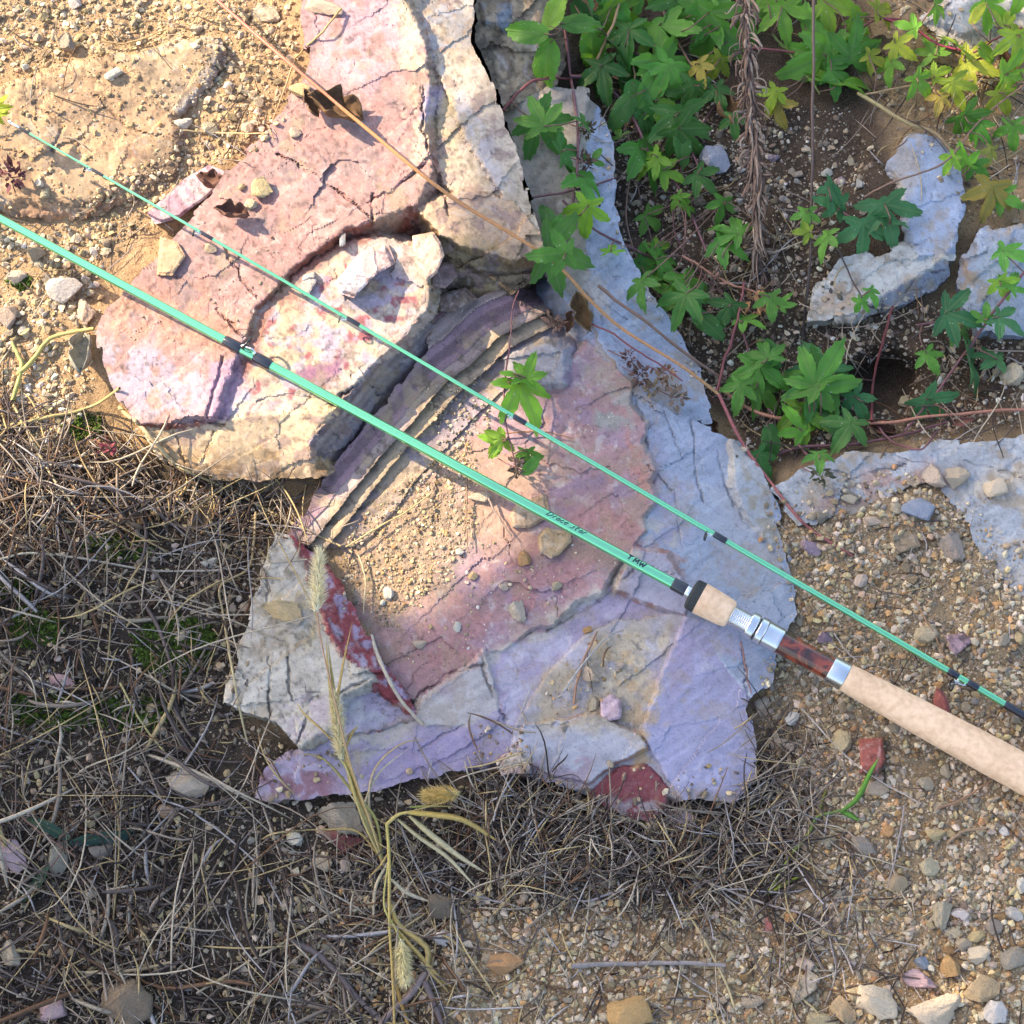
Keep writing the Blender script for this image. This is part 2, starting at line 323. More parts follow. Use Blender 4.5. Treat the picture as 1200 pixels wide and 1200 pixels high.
# ------------------------------------------------------------------ big rocks: strata plates with broken edges
def plane(pts):
    p = np.array(pts, float); A = np.c_[p[:, 0], p[:, 1], np.ones(len(p))]
    if len(p) < 3: return np.array((0, 0, p[:, 2].mean()))
    return np.linalg.lstsq(A, p[:, 2], rcond=None)[0]
RMASK = np.zeros((len(zy), len(zx)), bool)
def rock(name, label, outline, plates, cracks=(), patches=(), g=2.0, seed=1, rough=1.0, extra=None, base=-60, warp=5, group=None, chip=2.2, cat='rock', streak=(-35, .22), lum=.80, sat=1.2, spk=1.0, dirt=.45, grain=None, gr=.24):
    o = np.array(outline, float); x0, y0 = o.min(0)-4; x1, y1 = o.max(0)+4
    xs = np.arange(x0, x1+g, g); ys = np.arange(y0, y1+g, g); X, Y = np.meshgrid(xs, ys)
    wx = X+(fbm(X, Y, 30, seed)-.5)*warp*1.2+(fbm(X, Y, 6, seed+5, 2)-.5)*warp*1.0
    wy = Y+(fbm(X, Y, 30, seed+9)-.5)*warp*1.2+(fbm(X, Y, 6, seed+13, 2)-.5)*warp*1.0
    Z = np.full(X.shape, -400.0); C = np.zeros(X.shape+(3,))
    for p in plates:
        a, b, c = plane(p['z']); h = a*X+b*Y+c
        sd = sdf(wx, wy, p['poly']); sl = p.get('slope', 2.0)*1.25; rd = p.get('round', 2.0)*.55
        out = np.maximum(0, -sd); h = h-np.where(out > 0, out*sl, 0)-rd*np.clip(1-sd/(rd*2+.01), 0, 1)**2*(sd > 0)-rd*(sd <= 0)
        bm = p.get('bands')
        if bm is not None:                                     # thin beds cropping out along a face
            d = ldist(X, Y, bm['line'])+(fbm(X, Y, 70, seed+21)-.5)*bm.get('wob', 14)+(fbm(X, Y, 7, seed+23, 2)-.5)*1.8
            k = d/bm['w']; k = k+.35*np.sin(k*1.7)+.25*np.sin(k*.6+1); ki = np.floor(k); h = h+(_h(ki, ki*0, seed+3)-.5)*bm.get('step', 4)-(k-ki)*bm.get('saw', 1.5)
            pal = np.array(bm['pal']); q = (_h(ki, ki*0+3, seed+7)*len(pal)).astype(int) % len(pal); pc = pal[q]
            k2 = np.floor(d/(bm['w']*.31)); pc = pc*(.66+.62*_h(k2, k2*0+1, seed+8))[..., None]
        else: pc = np.array(p['c'])
        m = h > Z
        if 'side' in p: pc = np.where((sd < 0)[..., None], np.array(p['side']), pc)
        C = np.where(m[..., None], pc, C); Z = np.where(m, h, Z)
    Z = Z+((fbm(X, Y, 70, seed+40, 2)-.5)*4+(fbm(X, Y, 8, seed+44, 3)-.5)*.8)*rough
    ca = R(streak[0]); ux = X*math.cos(ca)+Y*math.sin(ca); uy = -X*math.sin(ca)+Y*math.cos(ca)
    jx = (fbm(X, Y, 7, seed+51, 2)-.5)*5; jy = (fbm(X, Y, 7, seed+53, 2)-.5)*5
    Z = Z+chips(ux/1.9+jx, uy+jy, 60, seed+50)*chip*1.7+chips(ux/1.6+jx, uy+jy, 22, seed+60)*chip*.38*(.3+.7*rough)*ss(.40, .58, fbm(X, Y, 60, seed+62))
    hair = np.abs(fbm(ux/1.8+(fbm(X, Y, 30, seed+63)-.5)*16, uy, 62, seed+65, 3)-.5); hm = ss(.0036, .0008, hair)*ss(.53, .66, fbm(X, Y, 55, seed+67))
    Z = Z-hm*1.2; C = C*(1-.40*hm[..., None])
    vein = np.abs(fbm(ux*.9, uy*1.1+(fbm(X, Y, 44, seed+68)-.5)*50, 85, seed+69, 3)-.5); vm = ss(.020, .0, vein)*ss(.45, .6, fbm(X, Y, 50, seed+70))*.35
    C = C+vm[..., None]*(np.array((.62, .59, .58))-C)
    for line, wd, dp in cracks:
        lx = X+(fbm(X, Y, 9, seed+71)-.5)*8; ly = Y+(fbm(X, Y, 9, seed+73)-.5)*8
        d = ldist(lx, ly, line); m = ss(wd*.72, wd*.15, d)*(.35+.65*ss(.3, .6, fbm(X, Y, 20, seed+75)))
        Z = Z-m*dp*.7; C = C*(1-.40*m[..., None])+np.array((.10, .07, .05))*.45*m[..., None]  # crack colour darkened too: earth, plus shade put in for contrast
    var = fbm(X, Y, 32, seed+80)[..., None]; C = C*(.80+.40*var)
    for pt in patches:
        poly, cc, so = pt[0], np.array(pt[1]), pt[2]; brk = pt[3] if len(pt) > 3 else 0; st = pt[4] if len(pt) > 4 else 1
        px = X+(fbm(X, Y, 24, seed+91)-.5)*(16+so); py = Y+(fbm(X, Y, 24, seed+93)-.5)*(16+so)
        m = ss(-so, so, sdf(px, py, poly)) if poly is not None else np.ones(X.shape)
        if brk: m = m*ss(brk-.06, brk+.06, fbm(X, Y, pt[5] if len(pt) > 5 else 12, seed+95+int(cc.sum()*100), 4))
        m = (m*st)[..., None]; C = C*(1-m)+cc*m
    sa = R(streak[0]); sx = X*math.cos(sa)+Y*math.sin(sa); sy = -X*math.sin(sa)+Y*math.cos(sa)
    C = C*(1+(fbm(sx/9, sy+(fbm(X, Y, 60, seed+121)-.5)*30, 5.5, seed+123, 3)-.5)*2*streak[1])[..., None]
    sp_ = fbm(X, Y, 4.5, seed+131, 2)*.6+fbm(X, Y, 30, seed+133)*.4; C = C*(1-.45*spk*ss(.60, .72, sp_))[..., None]; C = C+(.30*spk*ss(.40, .28, sp_))[..., None]*(np.array((.6, .56, .52))-C)
    gm = np.full(X.shape, .25 if grain else 1.0)
    for gp in (grain or ()): gm = np.maximum(gm, ss(-8, 12, sdf(wx, wy, gp)))
    g1 = fbm(X, Y, 2.6, seed+151, 2)-.5; g2 = fbm(X, Y, 5.5, seed+153, 3)-.5; clus = ss(.42, .62, fbm(X, Y, 26, seed+155))
    C = C*(1+(g1*1.3+g2*1.2)*gr*gm*(.45+.75*clus))[..., None]; pit = ss(.66, .76, fbm(X, Y, 4.2, seed+157, 2)*.72+.28*fbm(X, Y, 22, seed+158))*gm
    Z = Z-pit*.35+g2*.35*gm; C = C*(1-.34*pit[..., None])
    gz = Z-zs(X, Y); dm = (ss(9, -2, gz)*.75*ss(.35, .6, fbm(X, Y, 14, seed+141)))[..., None]; C = C*(1-dm)+zones(X, Y)*dm
    dd = (ss(.56, .68, fbm(X, Y, 38, seed+143)*.75+fbm(X, Y, 6, seed+145, 2)*.25)*dirt)[..., None]; C = C*(1-dd)+np.array((.36, .285, .20))*dd
    if extra: Z, C = extra(X, Y, Z, C)
    lu = C.mean(-1, keepdims=True); C = np.clip((lu+(C-lu)*sat)*lum, .01, .85)
    # keep what lies inside the outline, snap the rim onto it, and drop a skirt below the ground
    sd = sdf(X+(fbm(X, Y, 18, seed+101)-.5)*warp*1.2, Y+(fbm(X, Y, 18, seed+103)-.5)*warp*1.2, o)
    if cat == 'rock': sd = sd+chips(X+(fbm(X, Y, 8, seed+161, 2)-.5)*5, Y, 34, seed+163)*5.5*(1.0 if name == 'boulder' else 0)+(fbm(X, Y, 6, seed+165, 2)-.5)*3-1.5
    keep = sd > 0
    F = gridfaces(*X.shape); kf = keep.ravel()[F].all(1); F = F[kf]
    e = np.concatenate([F[:, [0, 1]], F[:, [1, 2]], F[:, [2, 3]], F[:, [3, 0]]])
    key = e[:, 0].astype(np.int64)*10**7+e[:, 1]; rkey = e[:, 1].astype(np.int64)*10**7+e[:, 0]
    be = e[~np.isin(key, rkey)]
    rim = np.unique(be); g_y, g_x = np.gradient(sd, g); gl = g_x**2+g_y**2+1e-6; mv = np.clip(sd, 0, g*1.6)
    Xs = X.copy(); Ys = Y.copy(); Xs.ravel()[rim] -= (g_x*mv/np.sqrt(gl)).ravel()[rim]*.9; Ys.ravel()[rim] -= (g_y*mv/np.sqrt(gl)).ravel()[rim]*.9
    V = W(Xs, Ys, np.maximum(Z, base))
    used = np.unique(F); remap = np.full(X.size, -1); remap[used] = np.arange(len(used))
    Vf = V.reshape(-1, 3)[used]; Cf = C.reshape(-1, 3)[used]
    rm = np.full(X.size, -1); rm[rim] = np.arange(len(rim))
    r1 = W(Xs.ravel()[rim], Ys.ravel()[rim], np.maximum(np.minimum(Z.ravel()[rim]-8, Z.ravel()[rim]*.5), base)); cen = Vf.mean(0)
    r1[:, :2] += (cen[:2]-r1[:, :2])*.012
    r2 = r1.copy(); r2[:, 2] = base*K
    n0 = len(Vf); n1 = n0+len(rim)
    a = remap[be[:, 0]]; b_ = remap[be[:, 1]]; a1 = rm[be[:, 0]]; b1 = rm[be[:, 1]]
    F2 = np.stack([b_, a, a1+n0, b1+n0], -1); F3 = np.stack([b1+n0, a1+n0, a1+n1, b1+n1], -1)
    cr = C.reshape(-1, 3)[rim]*.8
    ob = mesh(name, np.concatenate([Vf, r1, r2]), np.concatenate([remap[F], F2, F3]), M['rock'], col=np.concatenate([Cf, cr, cr]), smooth=False)
    tag(ob, label, cat, group)
    j0, j1 = np.searchsorted(zy, [y0, ys[-1]]); i0, i1 = np.searchsorted(zx, [x0, xs[-1]])
    if j1 > j0 and i1 > i0:
        yi = np.rint(np.clip((zy[j0:j1]-y0)/g, 0, len(ys)-1)).astype(int); xi = np.rint(np.clip((zx[i0:i1]-x0)/g, 0, len(xs)-1)).astype(int)
        zz = Z[np.ix_(yi, xi)]; kk = keep[np.ix_(yi, xi)]; sub = ZM[j0:j1, i0:i1]; kk &= zz > sub
        ZM[j0:j1, i0:i1] = np.where(kk, zz, sub); RMASK[j0:j1, i0:i1] |= kk
    return ob
PINK = (.43, .27, .255); PINK2 = (.40, .235, .225); LIL = (.40, .345, .44); BLU = (.355, .40, .495); CREAM = (.60, .52, .40); YEL = (.58, .44, .28)
BRN = (.20, .145, .10); RED = (.20, .052, .055); GREY = (.33, .32, .31); WHT = (.62, .60, .58); MAUVE = (.30, .215, .27); DK = (.13, .10, .085); TAN = (.43, .285, .18)

# tan crusted boulder, upper left
rock('boulder', 'broad crusty tan boulder at the upper left edge under the rod tip',
 [(-120,90),(0,100),(60,72),(120,66),(170,58),(215,45),(262,44),(266,70),(252,108),(232,140),(225,160),(208,205),(172,228),(120,252),(60,264),(0,246),(-120,250)],
 [dict(poly=[(-120,95),(0,105),(110,72),(170,90),(215,150),(205,190),(165,215),(110,235),(50,240),(-120,235)], z=[(0,110,66),(170,90,68),(200,190,62),(60,240,52)], slope=.8, round=6, c=TAN),
  dict(poly=[(150,70),(250,45),(264,55),(240,100),(205,135),(170,110)], z=[(160,80,74),(255,52,76),(205,132,66)], slope=1.2, round=4, c=(.47,.345,.23), side=(.33,.28,.23)),
  dict(poly=[(30,185),(110,165),(200,180),(215,195),(170,226),(110,250),(20,255)], z=[(100,170,62),(200,190,60),(60,250,44)], slope=1.0, round=5, c=(.36,.225,.15))],
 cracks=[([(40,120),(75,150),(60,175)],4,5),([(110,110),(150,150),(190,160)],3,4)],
 patches=[(None,(.50,.35,.22),10,.54,.7,26),(None,(.24,.18,.13),10,.60,.75,15),([(205,130),(262,50),(268,60),(240,118),(212,140)],(.36,.33,.30),5),([(160,190),(215,150),(228,160),(205,210),(150,232)],(.17,.12,.085),8,.42,.8)],
 seed=3, rough=1.3, chip=2.6, warp=9, sat=1.15)

OA = [(560,-70),(556,0),(553,50),(575,90),(590,130),(610,190),(625,240),(637,275),(641,300),(632,325),(600,345),(560,362),(520,378),(508,395),(500,425),(440,490),(398,548),(385,558),(300,566),(215,556),(188,537),(165,507),(140,472),(119,430),(113,390),(120,360),(150,335),(180,300),(215,262),(262,205),(300,165),(330,130),(352,95),(362,50),(352,20),(345,-70)]
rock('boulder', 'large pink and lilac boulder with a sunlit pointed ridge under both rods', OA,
 [dict(poly=[(340,-80),(478,-80),(476,0),(500,55),(505,100),(497,140),(508,200),(490,240),(440,260),(405,268),(340,316),(300,360),(288,396),(276,424),(262,462),(250,488),(205,498),(165,497),(138,470),(112,425),(105,390),(118,350),(180,295),(260,200),(330,125),(355,60)],
   z=[(430,40,128),(300,250,106),(150,420,74),(450,240,122)], slope=1.5, round=3, c=PINK, side=(.24,.10,.075)),
  dict(poly=[(300,366),(345,322),(400,284),(440,276),(490,290),(505,345),(503,358),(470,400),(390,470),(370,482),(250,497),(262,460),(285,402)], z=[(400,330,98),(300,440,80),(490,350,100),(390,465,84)], slope=2.2, round=2, c=(.56,.48,.43)),
  dict(poly=[(163,495),(250,491),(370,478),(395,478),(376,500),(364,520),(372,546),(388,560),(300,568),(213,556),(183,534)], z=[(250,492,76),(380,482,84),(300,562,48),(215,552,42)], slope=1.5, round=4, c=(.64,.50,.36)),
  dict(poly=[(508,340),(395,478),(362,520),(372,546),(398,552),(442,490),(502,424),(510,392)], z=[(503,350,96),(395,478,80),(364,520,74),(506,395,44),(440,486,28),(396,548,16)], slope=3, round=1, c=(.30,.26,.28),
       bands=dict(line=[(520,330),(395,478),(355,530)], w=13, wob=6, step=3, saw=1, pal=[(.29,.25,.27),(.24,.20,.225),(.32,.28,.28),(.27,.23,.26)])),
  dict(poly=[(478,-80),(478,0),(502,55),(520,100),(546,165),(592,232),(640,280),(628,240),(612,190),(593,130),(577,90),(556,50),(560,-80)], z=[(500,55,122),(590,230,126),(553,50,112),(625,240,118),(590,130,113)], slope=2.5, round=3, c=(.64,.54,.44)),
  dict(poly=[(486,0),(500,40),(512,100),(512,190),(520,218),(540,226),(590,233),(546,170),(520,105),(505,55)], z=[(505,55,117),(515,200,117),(590,232,117)], slope=2, round=2, c=(.55,.47,.37)),
  dict(poly=[(487,242),(540,224),(600,233),(640,280),(638,300),(600,305),(560,292),(545,291),(510,268)], z=[(500,245,120),(600,235,128),(635,290,122)], slope=3, round=2, c=(.56,.42,.31), side=(.20,.14,.09)),
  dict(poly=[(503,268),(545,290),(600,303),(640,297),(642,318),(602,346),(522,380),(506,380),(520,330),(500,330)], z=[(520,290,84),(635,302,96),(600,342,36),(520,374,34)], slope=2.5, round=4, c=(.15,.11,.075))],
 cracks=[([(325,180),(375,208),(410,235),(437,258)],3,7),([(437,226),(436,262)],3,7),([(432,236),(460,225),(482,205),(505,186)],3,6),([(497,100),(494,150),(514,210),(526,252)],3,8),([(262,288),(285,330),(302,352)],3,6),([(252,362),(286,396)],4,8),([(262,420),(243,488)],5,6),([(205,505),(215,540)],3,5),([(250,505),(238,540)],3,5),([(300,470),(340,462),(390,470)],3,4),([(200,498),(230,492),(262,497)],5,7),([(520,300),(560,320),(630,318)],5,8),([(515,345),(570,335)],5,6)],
 patches=[(None,(.30,.215,.20),6,.58,.7,14),([(300,150),(440,40),(480,120),(470,220),(330,240),(250,330),(150,430),(110,400)],(.29,.22,.225),30,.54,.75,20),
  ([(350,-80),(480,-80),(485,40),(440,110),(370,80)],(.50,.36,.40),20,.42,.8,30),([(120,400),(240,410),(250,480),(170,490),(130,450)],(.42,.37,.44),16,.45,.85,18),
  ([(110,340),(230,330),(290,390),(230,410),(130,400)],(.50,.295,.235),20,.4,.8),
  ([(300,370),(400,290),(505,345),(390,470),(255,490)],(.62,.50,.37),15,.5,.85,24),([(300,370),(400,290),(505,345),(390,470),(255,490)],(.30,.10,.12),15,.635,.9,11),([(280,390),(400,290),(505,345),(400,460),(255,490)],(.47,.42,.50),12,.56,.8,16),
  ([(345,435),(400,420),(395,445),(360,450)],(.30,.16,.24),6,.35,.9,9),([(250,425),(292,410),(290,440),(262,490),(240,490)],(.40,.28,.35),4),
  ([(300,370),(345,318),(405,270),(440,262),(450,276),(400,292),(345,332),(312,375),(296,430),(284,440),(284,400)],(.27,.125,.10),5,.2,.9),
  ([(495,98),(520,100),(518,130),(510,146),(494,150)],(.44,.38,.50),3),([(480,-10),(548,0),(552,50),(520,90),(500,50)],(.44,.44,.47),12,.5,.8),
  ([(545,170),(590,232),(600,225),(570,150),(540,100),(525,105)],(.60,.55,.56),12,.45,.8,14),([(600,180),(640,280),(636,298),(612,250)],(.42,.36,.27),8,.4,.7),
  ([(510,190),(590,233),(540,240),(490,230)],(.56,.42,.34),10,.4,.6),([(520,95),(545,160),(525,200),(505,150)],(.52,.44,.30),8,.42,.7),
  ([(470,-20),(490,0),(510,90),(500,200),(480,200),(470,60)],(.62,.53,.42),12,.45,.8,15),
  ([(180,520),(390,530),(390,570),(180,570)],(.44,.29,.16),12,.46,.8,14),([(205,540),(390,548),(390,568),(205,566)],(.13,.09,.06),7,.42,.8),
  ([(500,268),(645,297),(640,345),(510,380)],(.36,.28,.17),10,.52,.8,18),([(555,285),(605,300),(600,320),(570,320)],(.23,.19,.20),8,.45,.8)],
 seed=21, rough=.9, g=1.6, warp=5, chip=2.4, lum=.72, sat=1.3)

# grey brown rubble rock behind the ridge
rock('boulder', 'rough grey brown rock between the sunlit ridge and the broad vine leaves',
 [(556,-70),(556,0),(553,50),(575,90),(592,135),(612,122),(650,104),(668,60),(655,0),(650,-70)],
 [dict(poly=[(550,-70),(550,60),(590,130),(612,118),(645,98),(640,40),(630,-70)], z=[(560,0,66),(600,110,58),(640,60,44)], slope=.9, round=6, c=(.23,.175,.13)),
  dict(poly=[(565,8),(590,12),(588,30),(570,28)], z=[(575,20,74)], slope=1.2, round=3, c=(.20,.22,.26))],
 patches=[(None,(.36,.29,.20),6,.55,.8,16),(None,(.10,.08,.06),6,.62,.8,12)], seed=37, rough=3, chip=4)

# smooth blue grey slab behind the leaves
rock('boulder', 'smooth blue grey slab running down behind the hop leaves beside the pointed ridge',
 [(588,132),(600,110),(640,100),(690,104),(712,140),(724,190),(720,235),(735,285),(765,345),(800,395),(825,440),(838,497),(800,500),(740,470),(690,400),(660,350),(630,318),(625,240),(608,190)],
 [dict(poly=[(585,132),(600,108),(660,98),(690,108),(680,180),(684,250),(692,335),(690,395),(640,320),(622,240)], z=[(600,120,54),(690,330,50),(650,200,46),(640,310,50)], slope=1.4, round=4, c=(.40,.345,.29)),
  dict(poly=[(688,104),(714,140),(726,190),(722,235),(737,285),(767,345),(802,395),(827,440),(842,500),(800,505),(755,475),(700,400),(690,335),(682,250),(674,180)], z=[(680,250,46),(720,400,44),(724,190,8),(825,440,8),(700,120,30)], slope=1.6, round=5, c=BLU)],
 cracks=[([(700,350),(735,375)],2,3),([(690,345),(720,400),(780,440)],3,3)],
 patches=[([(590,110),(650,100),(670,170),(630,190),(600,150)],(.52,.46,.37),12,.42,.9),([(620,190),(660,180),(690,260),(640,280)],(.22,.17,.13),12,.5,.8),([(680,320),(715,330),(715,380),(700,370)],(.52,.46,.42),6,.4,.9),
  ([(720,100),(760,300),(840,480),(800,490),(700,300)],(.46,.45,.50),20,.55,.5,40),([(690,370),(760,370),(840,480),(780,490)],(.36,.36,.45),20,.5,.6,30)],
 seed=51, rough=.55, chip=1.3, warp=3, spk=.25, gr=.12, sat=1.05, dirt=.6)

OC = [(500,365),(560,348),(630,316),(672,340),(698,380),(724,420),(760,462),(792,484),(838,500),(870,520),(893,550),(910,590),(918,630),(930,680),(934,720),(915,760),(905,800),(881,815),(876,832),(888,880),(890,905),(862,945),(800,940),(782,945),(765,966),(740,962),(710,947),(690,930),(640,918),(600,908),(560,902),(530,905),(490,916),(420,930),(360,938),(318,944),(296,936),(308,900),(340,875),(420,846),(440,850),(430,830),(425,800),(395,745),(370,705),(352,668),(335,645),(330,628),(355,600),(395,535),(440,480),(500,410)]
TOPEDGE = [(300,600),(390,488),(470,398),(540,335),(640,285)]
def floor_sand(X, Y, Z, C):
    m = .8*ss(-45, 35, sdf(X+(fbm(X, Y, 25, 5)-.5)*40, Y+(fbm(X, Y, 25, 6)-.5)*40, [(405,640),(500,552),(548,520),(556,560),(550,640),(500,700),(440,730),(412,700)]))
    Z = Z+m*(4+(fbm(X, Y, 8, 7, 3)-.5)*5); m = m[..., None]
    return Z, C*(1-m)+np.array((.30, .225, .145))*(.7+.6*fbm(X, Y, 9, 8)[..., None])*m
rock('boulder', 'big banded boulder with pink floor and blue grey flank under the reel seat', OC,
 [dict(poly=[(335,630),(358,592),(398,530),(440,480),(500,405),(505,360),(590,340),(655,392),(664,418),(655,450),(602,455),(560,490),(540,522),(510,550),(470,592),(432,632),(400,642),(362,640)],
   z=[(500,405,46),(400,535,38),(345,628,32),(560,490,20),(430,632,8),(600,455,28),(600,360,50),(655,410,40)], slope=1.6, round=2, c=MAUVE,
   bands=dict(line=TOPEDGE, w=19, wob=7, step=6, saw=-6, pal=[(.33,.21,.235),(.46,.37,.28),(.28,.19,.22),(.34,.28,.31),(.48,.39,.28),(.26,.155,.175),(.38,.30,.28),(.36,.305,.27)])),
  dict(poly=[(556,492),(600,455),(655,450),(665,428),(690,392),(716,412),(722,432),(741,450),(738,474),(757,494),(750,520),(768,548),(760,566),(770,584),(752,604),(756,622),(738,646),(716,672),(704,696),(676,702),(648,732),(618,738),(590,762),(560,768),(540,790),(502,817),(440,830),(400,750),(370,705),(350,665),(420,630),(510,548)],
   z=[(700,420,46),(760,560,46),(450,680,12),(500,800,20),(640,700,34),(520,560,20)], slope=1.8, round=1.5, c=(.38,.245,.25), side=(.42,.36,.34)),
  dict(poly=[(596,420),(640,402),(662,410),(660,448),(625,452),(600,448)], z=[(600,430,48),(660,415,56),(640,450,50)], slope=1.5, round=3, c=(.36,.34,.36)),
  dict(poly=[(655,340),(680,350),(700,380),(726,420),(762,462),(792,484),(838,500),(872,520),(896,550),(913,590),(921,630),(933,680),(938,722),(918,762),(908,803),(880,818),(840,770),(803,722),(806,690),(782,650),(748,637),(769,560),(754,497),(735,455),(690,400)],
   z=[(700,395,46),(755,500,42),(750,635,38),(910,600,20),(930,700,14),(880,525,22),(805,715,40)], slope=1.6, round=3, c=BLU),
  dict(poly=[(858,520),(893,548),(914,592),(919,632),(905,640),(880,610),(862,570)], z=[(862,530,36),(890,620,30),(912,600,16),(880,535,27)], slope=1.5, round=2, c=(.47,.45,.43)),
  dict(poly=[(743,642),(782,650),(806,690),(803,722),(745,700),(722,690)], z=[(745,645,50),(800,700,42),(740,695,42)], slope=1.8, round=2, c=(.42,.38,.45), side=(.33,.19,.17)),
  dict(poly=[(500,818),(562,772),(642,732),(702,692),(742,645),(800,690),(803,724),(722,730),(690,742),(642,792),(605,850),(595,890),(530,905),(490,918),(420,932),(360,938),(298,938),(310,898),(420,852),(486,838)],
   z=[(560,780,19),(740,670,28),(790,700,32),(590,860,14),(400,915,16),(310,920,16)], slope=2.2, round=2, c=LIL),
  dict(poly=[(494,822),(556,776),(566,762),(592,848),(560,852),(500,850),(486,842)], z=[(500,826,28),(560,772,32),(590,846,16),(490,850,22)], slope=2, round=1.5, c=(.52,.47,.45)),
  dict(poly=[(690,740),(722,728),(808,718),(790,770),(772,812),(760,862),(786,912),(804,940),(772,930),(720,905),(690,928),(620,912),(598,880),(604,850),(642,790)], z=[(720,740,34),(850,760,28),(650,880,18),(880,890,20),(800,930,18)], slope=2.5, round=3, c=(.43,.40,.42)),
  dict(poly=[(803,722),(866,738),(884,815),(880,832),(892,880),(893,906),(862,945),(800,938),(782,912),(752,862),(772,800)], z=[(800,730,40),(780,910,26),(885,890,16),(872,760,26),(755,862,32)], slope=2.5, round=3, c=(.39,.375,.50)),
  dict(poly=[(612,850),(700,838),(748,862),(756,876),(720,896),(690,918),(640,905),(605,885)], z=[(615,860,26),(750,868,36),(690,915,25)], slope=2.5, round=1.5, c=(.42,.42,.47), side=(.34,.20,.17)),
  dict(poly=[(688,928),(722,902),(756,896),(784,925),(778,950),(764,966),(740,962),(710,947)], z=[(725,905,22),(780,925,20),(750,960,8)], slope=2.5, round=3, c=(.22,.062,.07))],
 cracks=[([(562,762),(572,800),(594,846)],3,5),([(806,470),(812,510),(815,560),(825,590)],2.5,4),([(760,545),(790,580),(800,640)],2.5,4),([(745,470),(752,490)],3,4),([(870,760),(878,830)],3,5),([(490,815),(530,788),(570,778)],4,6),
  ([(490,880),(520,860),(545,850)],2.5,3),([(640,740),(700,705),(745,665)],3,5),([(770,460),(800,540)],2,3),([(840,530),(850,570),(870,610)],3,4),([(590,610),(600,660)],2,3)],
 patches=[([(556,492),(690,392),(752,500),(767,560),(744,640),(640,730),(500,815),(410,700)],(.33,.235,.30),30,.52,.8,34),([(556,492),(690,392),(752,500),(767,560),(744,640),(640,730),(500,815),(410,700)],(.50,.44,.44),20,.66,.8,9),
  ([(640,600),(760,560),(744,640),(640,730),(500,800),(480,760)],(.40,.21,.20),25,.52,.7,28),([(545,540),(600,520),(640,560),(640,640),(560,650)],(.48,.31,.24),20,.38,.8,30),
  ([(700,470),(745,460),(740,500),(690,500)],(.33,.34,.31),8,.42,.9),([(690,400),(740,450),(735,480),(680,430)],(.36,.34,.32),10,.45,.7),([(735,480),(768,560),(750,600),(735,540)],(.46,.235,.20),8,.45,.8),
  ([(750,480),(800,500),(880,640),(900,800),(840,770),(800,690),(750,640)],(.44,.44,.54),30,.5,.7,50),([(800,500),(880,530),(915,640),(930,720),(880,700),(830,600)],(.45,.47,.52),25,.5,.7,40),
  ([(770,500),(790,560),(800,650),(770,640),(765,560)],(.40,.37,.48),12,.45,.7,26),([(745,600),(800,620),(790,650),(760,640)],(.52,.48,.44),10,.48,.8),
  ([(868,535),(905,590),(918,635),(900,640),(875,590)],(.40,.345,.265),6,.50,.85,9),([(760,630),(810,655),(812,685),(780,660)],(.40,.30,.29),5,.54,.8,8),
  ([(560,770),(740,690),(800,720),(640,790),(590,870),(560,850)],(.50,.47,.55),16,.60,.8,26),([(300,905),(380,890),(400,935),(300,940)],(.26,.13,.15),12,.48,.85),([(400,850),(490,840),(480,870),(400,900)],(.50,.45,.40),10,.42,.9),
  ([(420,900),(480,865),(540,855),(590,880),(500,915),(430,928)],(.36,.30,.43),8,.35,.8),
  ([(642,790),(700,742),(790,735),(770,800),(752,862),(610,850)],(.55,.46,.33),16,.46,.85,20),([(642,790),(700,742),(790,735),(770,800),(752,862),(610,850)],(.36,.32,.28),14,.58,.8,9),
  ([(720,840),(770,790),(780,850),(750,870)],(.55,.40,.24),10,.5,.7),([(690,760),(740,750),(760,790),(740,810)],(.58,.42,.25),10,.52,.8),([(770,790),(800,730),(830,760),(790,850)],(.40,.345,.46),12,.42,.8),
  ([(700,940),(770,940),(765,966),(720,962)],(.38,.34,.36),5,.45,.85,9),([(780,928),(862,930),(866,945),(780,950)],(.30,.24,.20),5,.4,.7),([(610,890),(700,880),(690,925),(620,915)],(.36,.28,.33),8,.5,.8,14),
  ([(560,768),(640,728),(702,688),(744,640),(750,650),(706,700),(644,742),(566,782)],(.54,.49,.44),4,.42,.85,16),([(345,628),(500,415),(600,360),(655,410),(560,490),(430,632)],(.44,.345,.23),14,.56,.7,18),([(345,628),(500,415),(600,360),(655,410),(560,490),(430,632)],(.16,.125,.10),10,.64,.7,10),
  ([(755,870),(762,890),(740,900),(748,880)],(.55,.38,.2),4,.4,.8)],
 seed=77, rough=.75, g=1.6, warp=4, chip=1.8, extra=floor_sand, spk=.25, dirt=.38, grain=[[(556,492),(690,392),(752,500),(767,560),(744,640),(640,730),(500,815),(410,700)],[(642,790),(700,742),(790,735),(770,800),(752,862),(610,850)]], sat=1.16, lum=.77)

